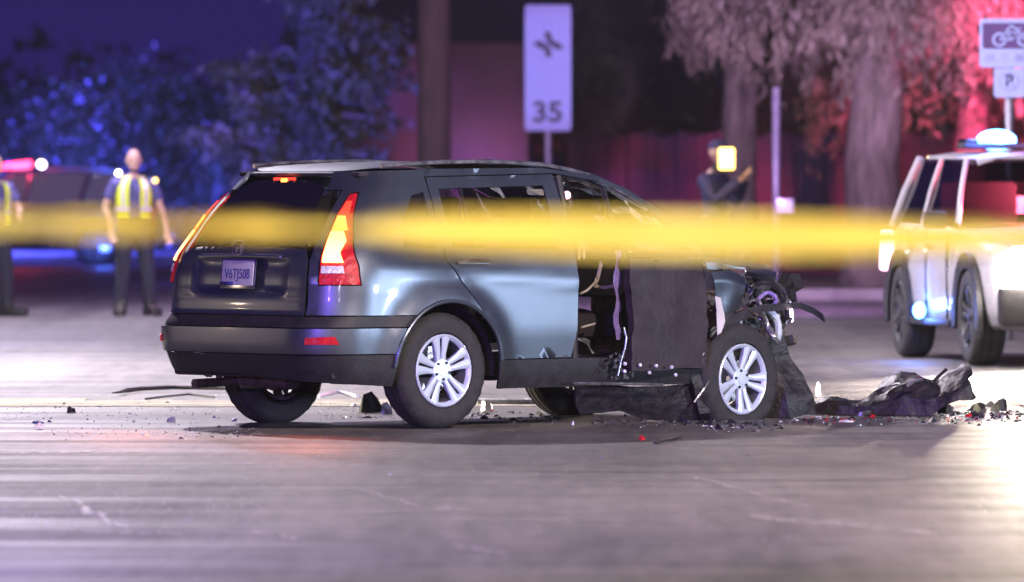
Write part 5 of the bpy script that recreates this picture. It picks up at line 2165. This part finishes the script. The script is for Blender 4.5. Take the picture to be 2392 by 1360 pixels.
# long dark strip left of the rear wheel
bm = bmesh.new()
pts_ = [G(a, b_) + Vector((0, 0, .03)) for a, b_ in ((262, 928), (280, 926), (292, 922), (330, 918), (400, 915), (460, 916), (520, 917), (560, 920))]
tube(bm, pts_, [.005, .012, .02, .018, .016, .015, .015, .012], 6)
o = bobj('rubber_strip', bm, M['black_plastic'])
tagit(o, 'long thin black trim strip lying on the road left of the rear wheels', 'debris')
bm = bmesh.new()
pts_ = [G(a, b_) + Vector((0, 0, .012)) for a, b_ in ((340, 936), (390, 930), (440, 925), (475, 929), (500, 932))]
tube(bm, pts_, .008, 6)
o = bobj('wire', bm, M['black_plastic'])
tagit(o, 'thin dark wire just in front of the long black trim strip', 'debris')
bm = bmesh.new()
pts_ = [G(a, b_) + Vector((0, 0, .05)) for a, b_ in ((1118, 955), (1200, 956), (1290, 956), (1322, 962))]
tube(bm, pts_, .018, 8)
o = bobj('metal_bar', bm, M['bare_metal'])
tagit(o, 'dull metal bar lying under the rear door, ahead of the rear tyre', 'debris')
bm = bmesh.new()
tube(bm, [G(1530, 1040) + Vector((0, 0, .012)), G(1560, 1034) + Vector((0, 0, .02)), G(1592, 1024) + Vector((0, 0, .01))], .009, 6)
o = bobj('bent_rod_piece', bm, M['black_plastic'])
tagit(o, 'short thin rod on the asphalt right of the red fragment', 'debris')
bm = bmesh.new()
tube(bm, [G(744, 936) + Vector((0, 0, .03)), G(790, 932) + Vector((0, 0, .05)), G(834, 936) + Vector((0, 0, .03))], .014, 6)
o = bobj('pale_rod', bm, M['silver_tape'])
tagit(o, 'pale curved rod under the rear bumper between the rear wheels', 'debris')

# torn front bumper cover lying on the road
bm = bmesh.new()
prof_ = [(1896, 940, .10), (1925, 932, .20), (1960, 930, .25), (2000, 928, .30), (2032, 924, .35), (2060, 905, .42), (2084, 884, .50), (2110, 872, .55), (2140, 867, .58), (2165, 878, .60), (2185, 882, .60), (2205, 872, .62), (2235, 862, .66), (2258, 852, .60), (2264, 870, .5)]
rows = []
rr = random.Random(17)
for i, (px, py, dep) in enumerate(prof_):
    dd = 52.7
    top = WP(px, py, dd)
    hgt = top.z
    lift = .0 if px < 2170 else (px - 2170) / 94 * .14
    row = []
    for j in range(9):
        a = math.pi * j / 8
        row.append(bm.verts.new(Vector((top.x + .03 * math.sin(j * 2.2 + i), dd - math.cos(a) * dep * .5, max(.006, lift + (hgt - lift) * math.sin(a) ** .8)))))
    rows.append(row)
for i in range(len(rows) - 1):
    for j in range(8):
        bm.faces.new((rows[i][j], rows[i][j + 1], rows[i + 1][j + 1], rows[i + 1][j]))
bmesh.ops.subdivide_edges(bm, edges=bm.edges, cuts=2, use_grid_fill=True)
for v in bm.verts:
    if v.co.z > .03:
        v.co = crumple(v.co, .035, 6.0, 3) + Vector((0, 0, .01 * noise.noise(v.co * 25)))
bcv = bobj('torn_bumper_cover', bm, M['torn_plastic'], angle=30)
bcv.data.materials[0] = M['torn_plastic']
tagit(bcv, 'large black torn front bumper cover lying on the road right of the car', 'debris')
bm = bmesh.new()
tube(bm, [WP(2062, 914, 52.4), WP(2072, 908, 52.4), WP(2084, 900, 52.4), WP(2100, 896, 52.3)], .008, 6)
tube(bm, [WP(2118, 902, 52.3), WP(2135, 890, 52.3), WP(2155, 886, 52.3)], .012, 6)
q_ = bobj('bumper_trim', bm, M['bare_metal'], bcv)
q_['kind'] = 'stuff'
bm = bmesh.new()
tube(bm, [WP(2180, 892, 52.5), WP(2196, 876, 52.5), WP(2212, 862, 52.5)], .012, 6)
bobj('bracket', bm, M['torn_plastic'], bcv)
bm = bmesh.new()
tube(bm, [G(2010, 975) + Vector((0, 0, .02)), G(2060, 968) + Vector((0, 0, .03)), G(2098, 970) + Vector((0, 0, .02))], .014, 6)
o = bobj('trim_strip', bm, M['bare_metal'])
tagit(o, 'pale trim strip at the foot of the torn bumper cover', 'debris')


def litter(name, spots, n_, m, seed, smin, smax):
    rng = np.random.default_rng(seed)
    vs, fs = [], []
    for k in range(n_):
        (x0, y0, x1, y1) = spots[rng.integers(len(spots))]
        px = rng.uniform(x0, x1)
        py = y0 + (y1 - y0) * min(1, max(0, rng.normal(.5, .25)))
        c = G(px, py)
        s = rng.uniform(smin, smax) * (1 if rng.uniform() < .9 else 2)
        a = rng.uniform(0, 6.28)
        tl = rng.uniform(0, .9)
        k0 = len(vs)
        ca, sa = math.cos(a) * s, math.sin(a) * s
        vs += [(c.x + ca, c.y + sa, .003), (c.x - sa, c.y + ca, .003), (c.x - ca * .8, c.y - sa * .8, .003), (c.x, c.y, .003 + s * tl + .002)]
        fs += [(k0, k0 + 1, k0 + 3), (k0 + 1, k0 + 2, k0 + 3), (k0 + 2, k0, k0 + 3)]
    o = pobj(name, vs, fs, m)
    o['kind'] = 'stuff'
    return o


spots_r = [(1820, 968, 2392, 996), (2190, 950, 2392, 990), (2200, 955, 2420, 985)]
spots_u = [(1100, 962, 1310, 990), (1380, 975, 1640, 1000), (1640, 985, 1840, 1010)]
spots_l = [(0, 925, 520, 1000), (120, 1000, 620, 1030), (740, 940, 920, 992)]
litter('glass_litter', spots_r, 420, M['shard_glass'], 1, .003, .011)
litter('glass_litter', spots_u, 200, M['shard_glass'], 11, .003, .009)
litter('plastic_litter', spots_r + spots_u, 420, M['black_plastic'], 2, .008, .030)
litter('glass_litter', spots_l, 500, M['shard_glass'], 3, .003, .009)
litter('plastic_litter', spots_l, 160, M['black_plastic'], 4, .003, .012)
litter('grit', [(0, 1120, 620, 1260), (0, 1020, 2392, 1340)], 350, M['scuff'], 5, .002, .007)
litter('lamp_litter', [(1850, 970, 2392, 990)], 60, M['lamp_red'], 6, .006, .014)

# small clusters inside the wreck that are too fine to separate
for nm in ('torn_lining', 'door_fixings', 'broken_brackets', 'engine_wreckage', 'crumpled_trim', 'bent_rod'):
    for o in bpy.data.objects:
        if o.name == nm or o.name.startswith(nm + '.'):
            o['kind'] = 'stuff'

# ------------------------------------------------------------------ haze added for glow round the lamps
bm = bmesh.new()
box(bm, (0, 115, 10), (180, 250, 26))
hz = bobj('haze', bm, M['asphalt'], smooth=False)
hz.data.materials.clear()
m = bpy.data.materials.new('glow_haze')
m.use_nodes = True
m.node_tree.nodes.remove(m.node_tree.nodes['Principled BSDF'])
pv = m.node_tree.nodes.new('ShaderNodeVolumePrincipled')
pv.inputs['Color'].default_value = (0.9, 0.9, 0.92, 1)
pv.inputs['Density'].default_value = 0.00013
m.node_tree.links.new(pv.outputs[0], m.node_tree.nodes['Material Output'].inputs['Volume'])
hz.data.materials.append(m)
hz['kind'] = 'stuff'
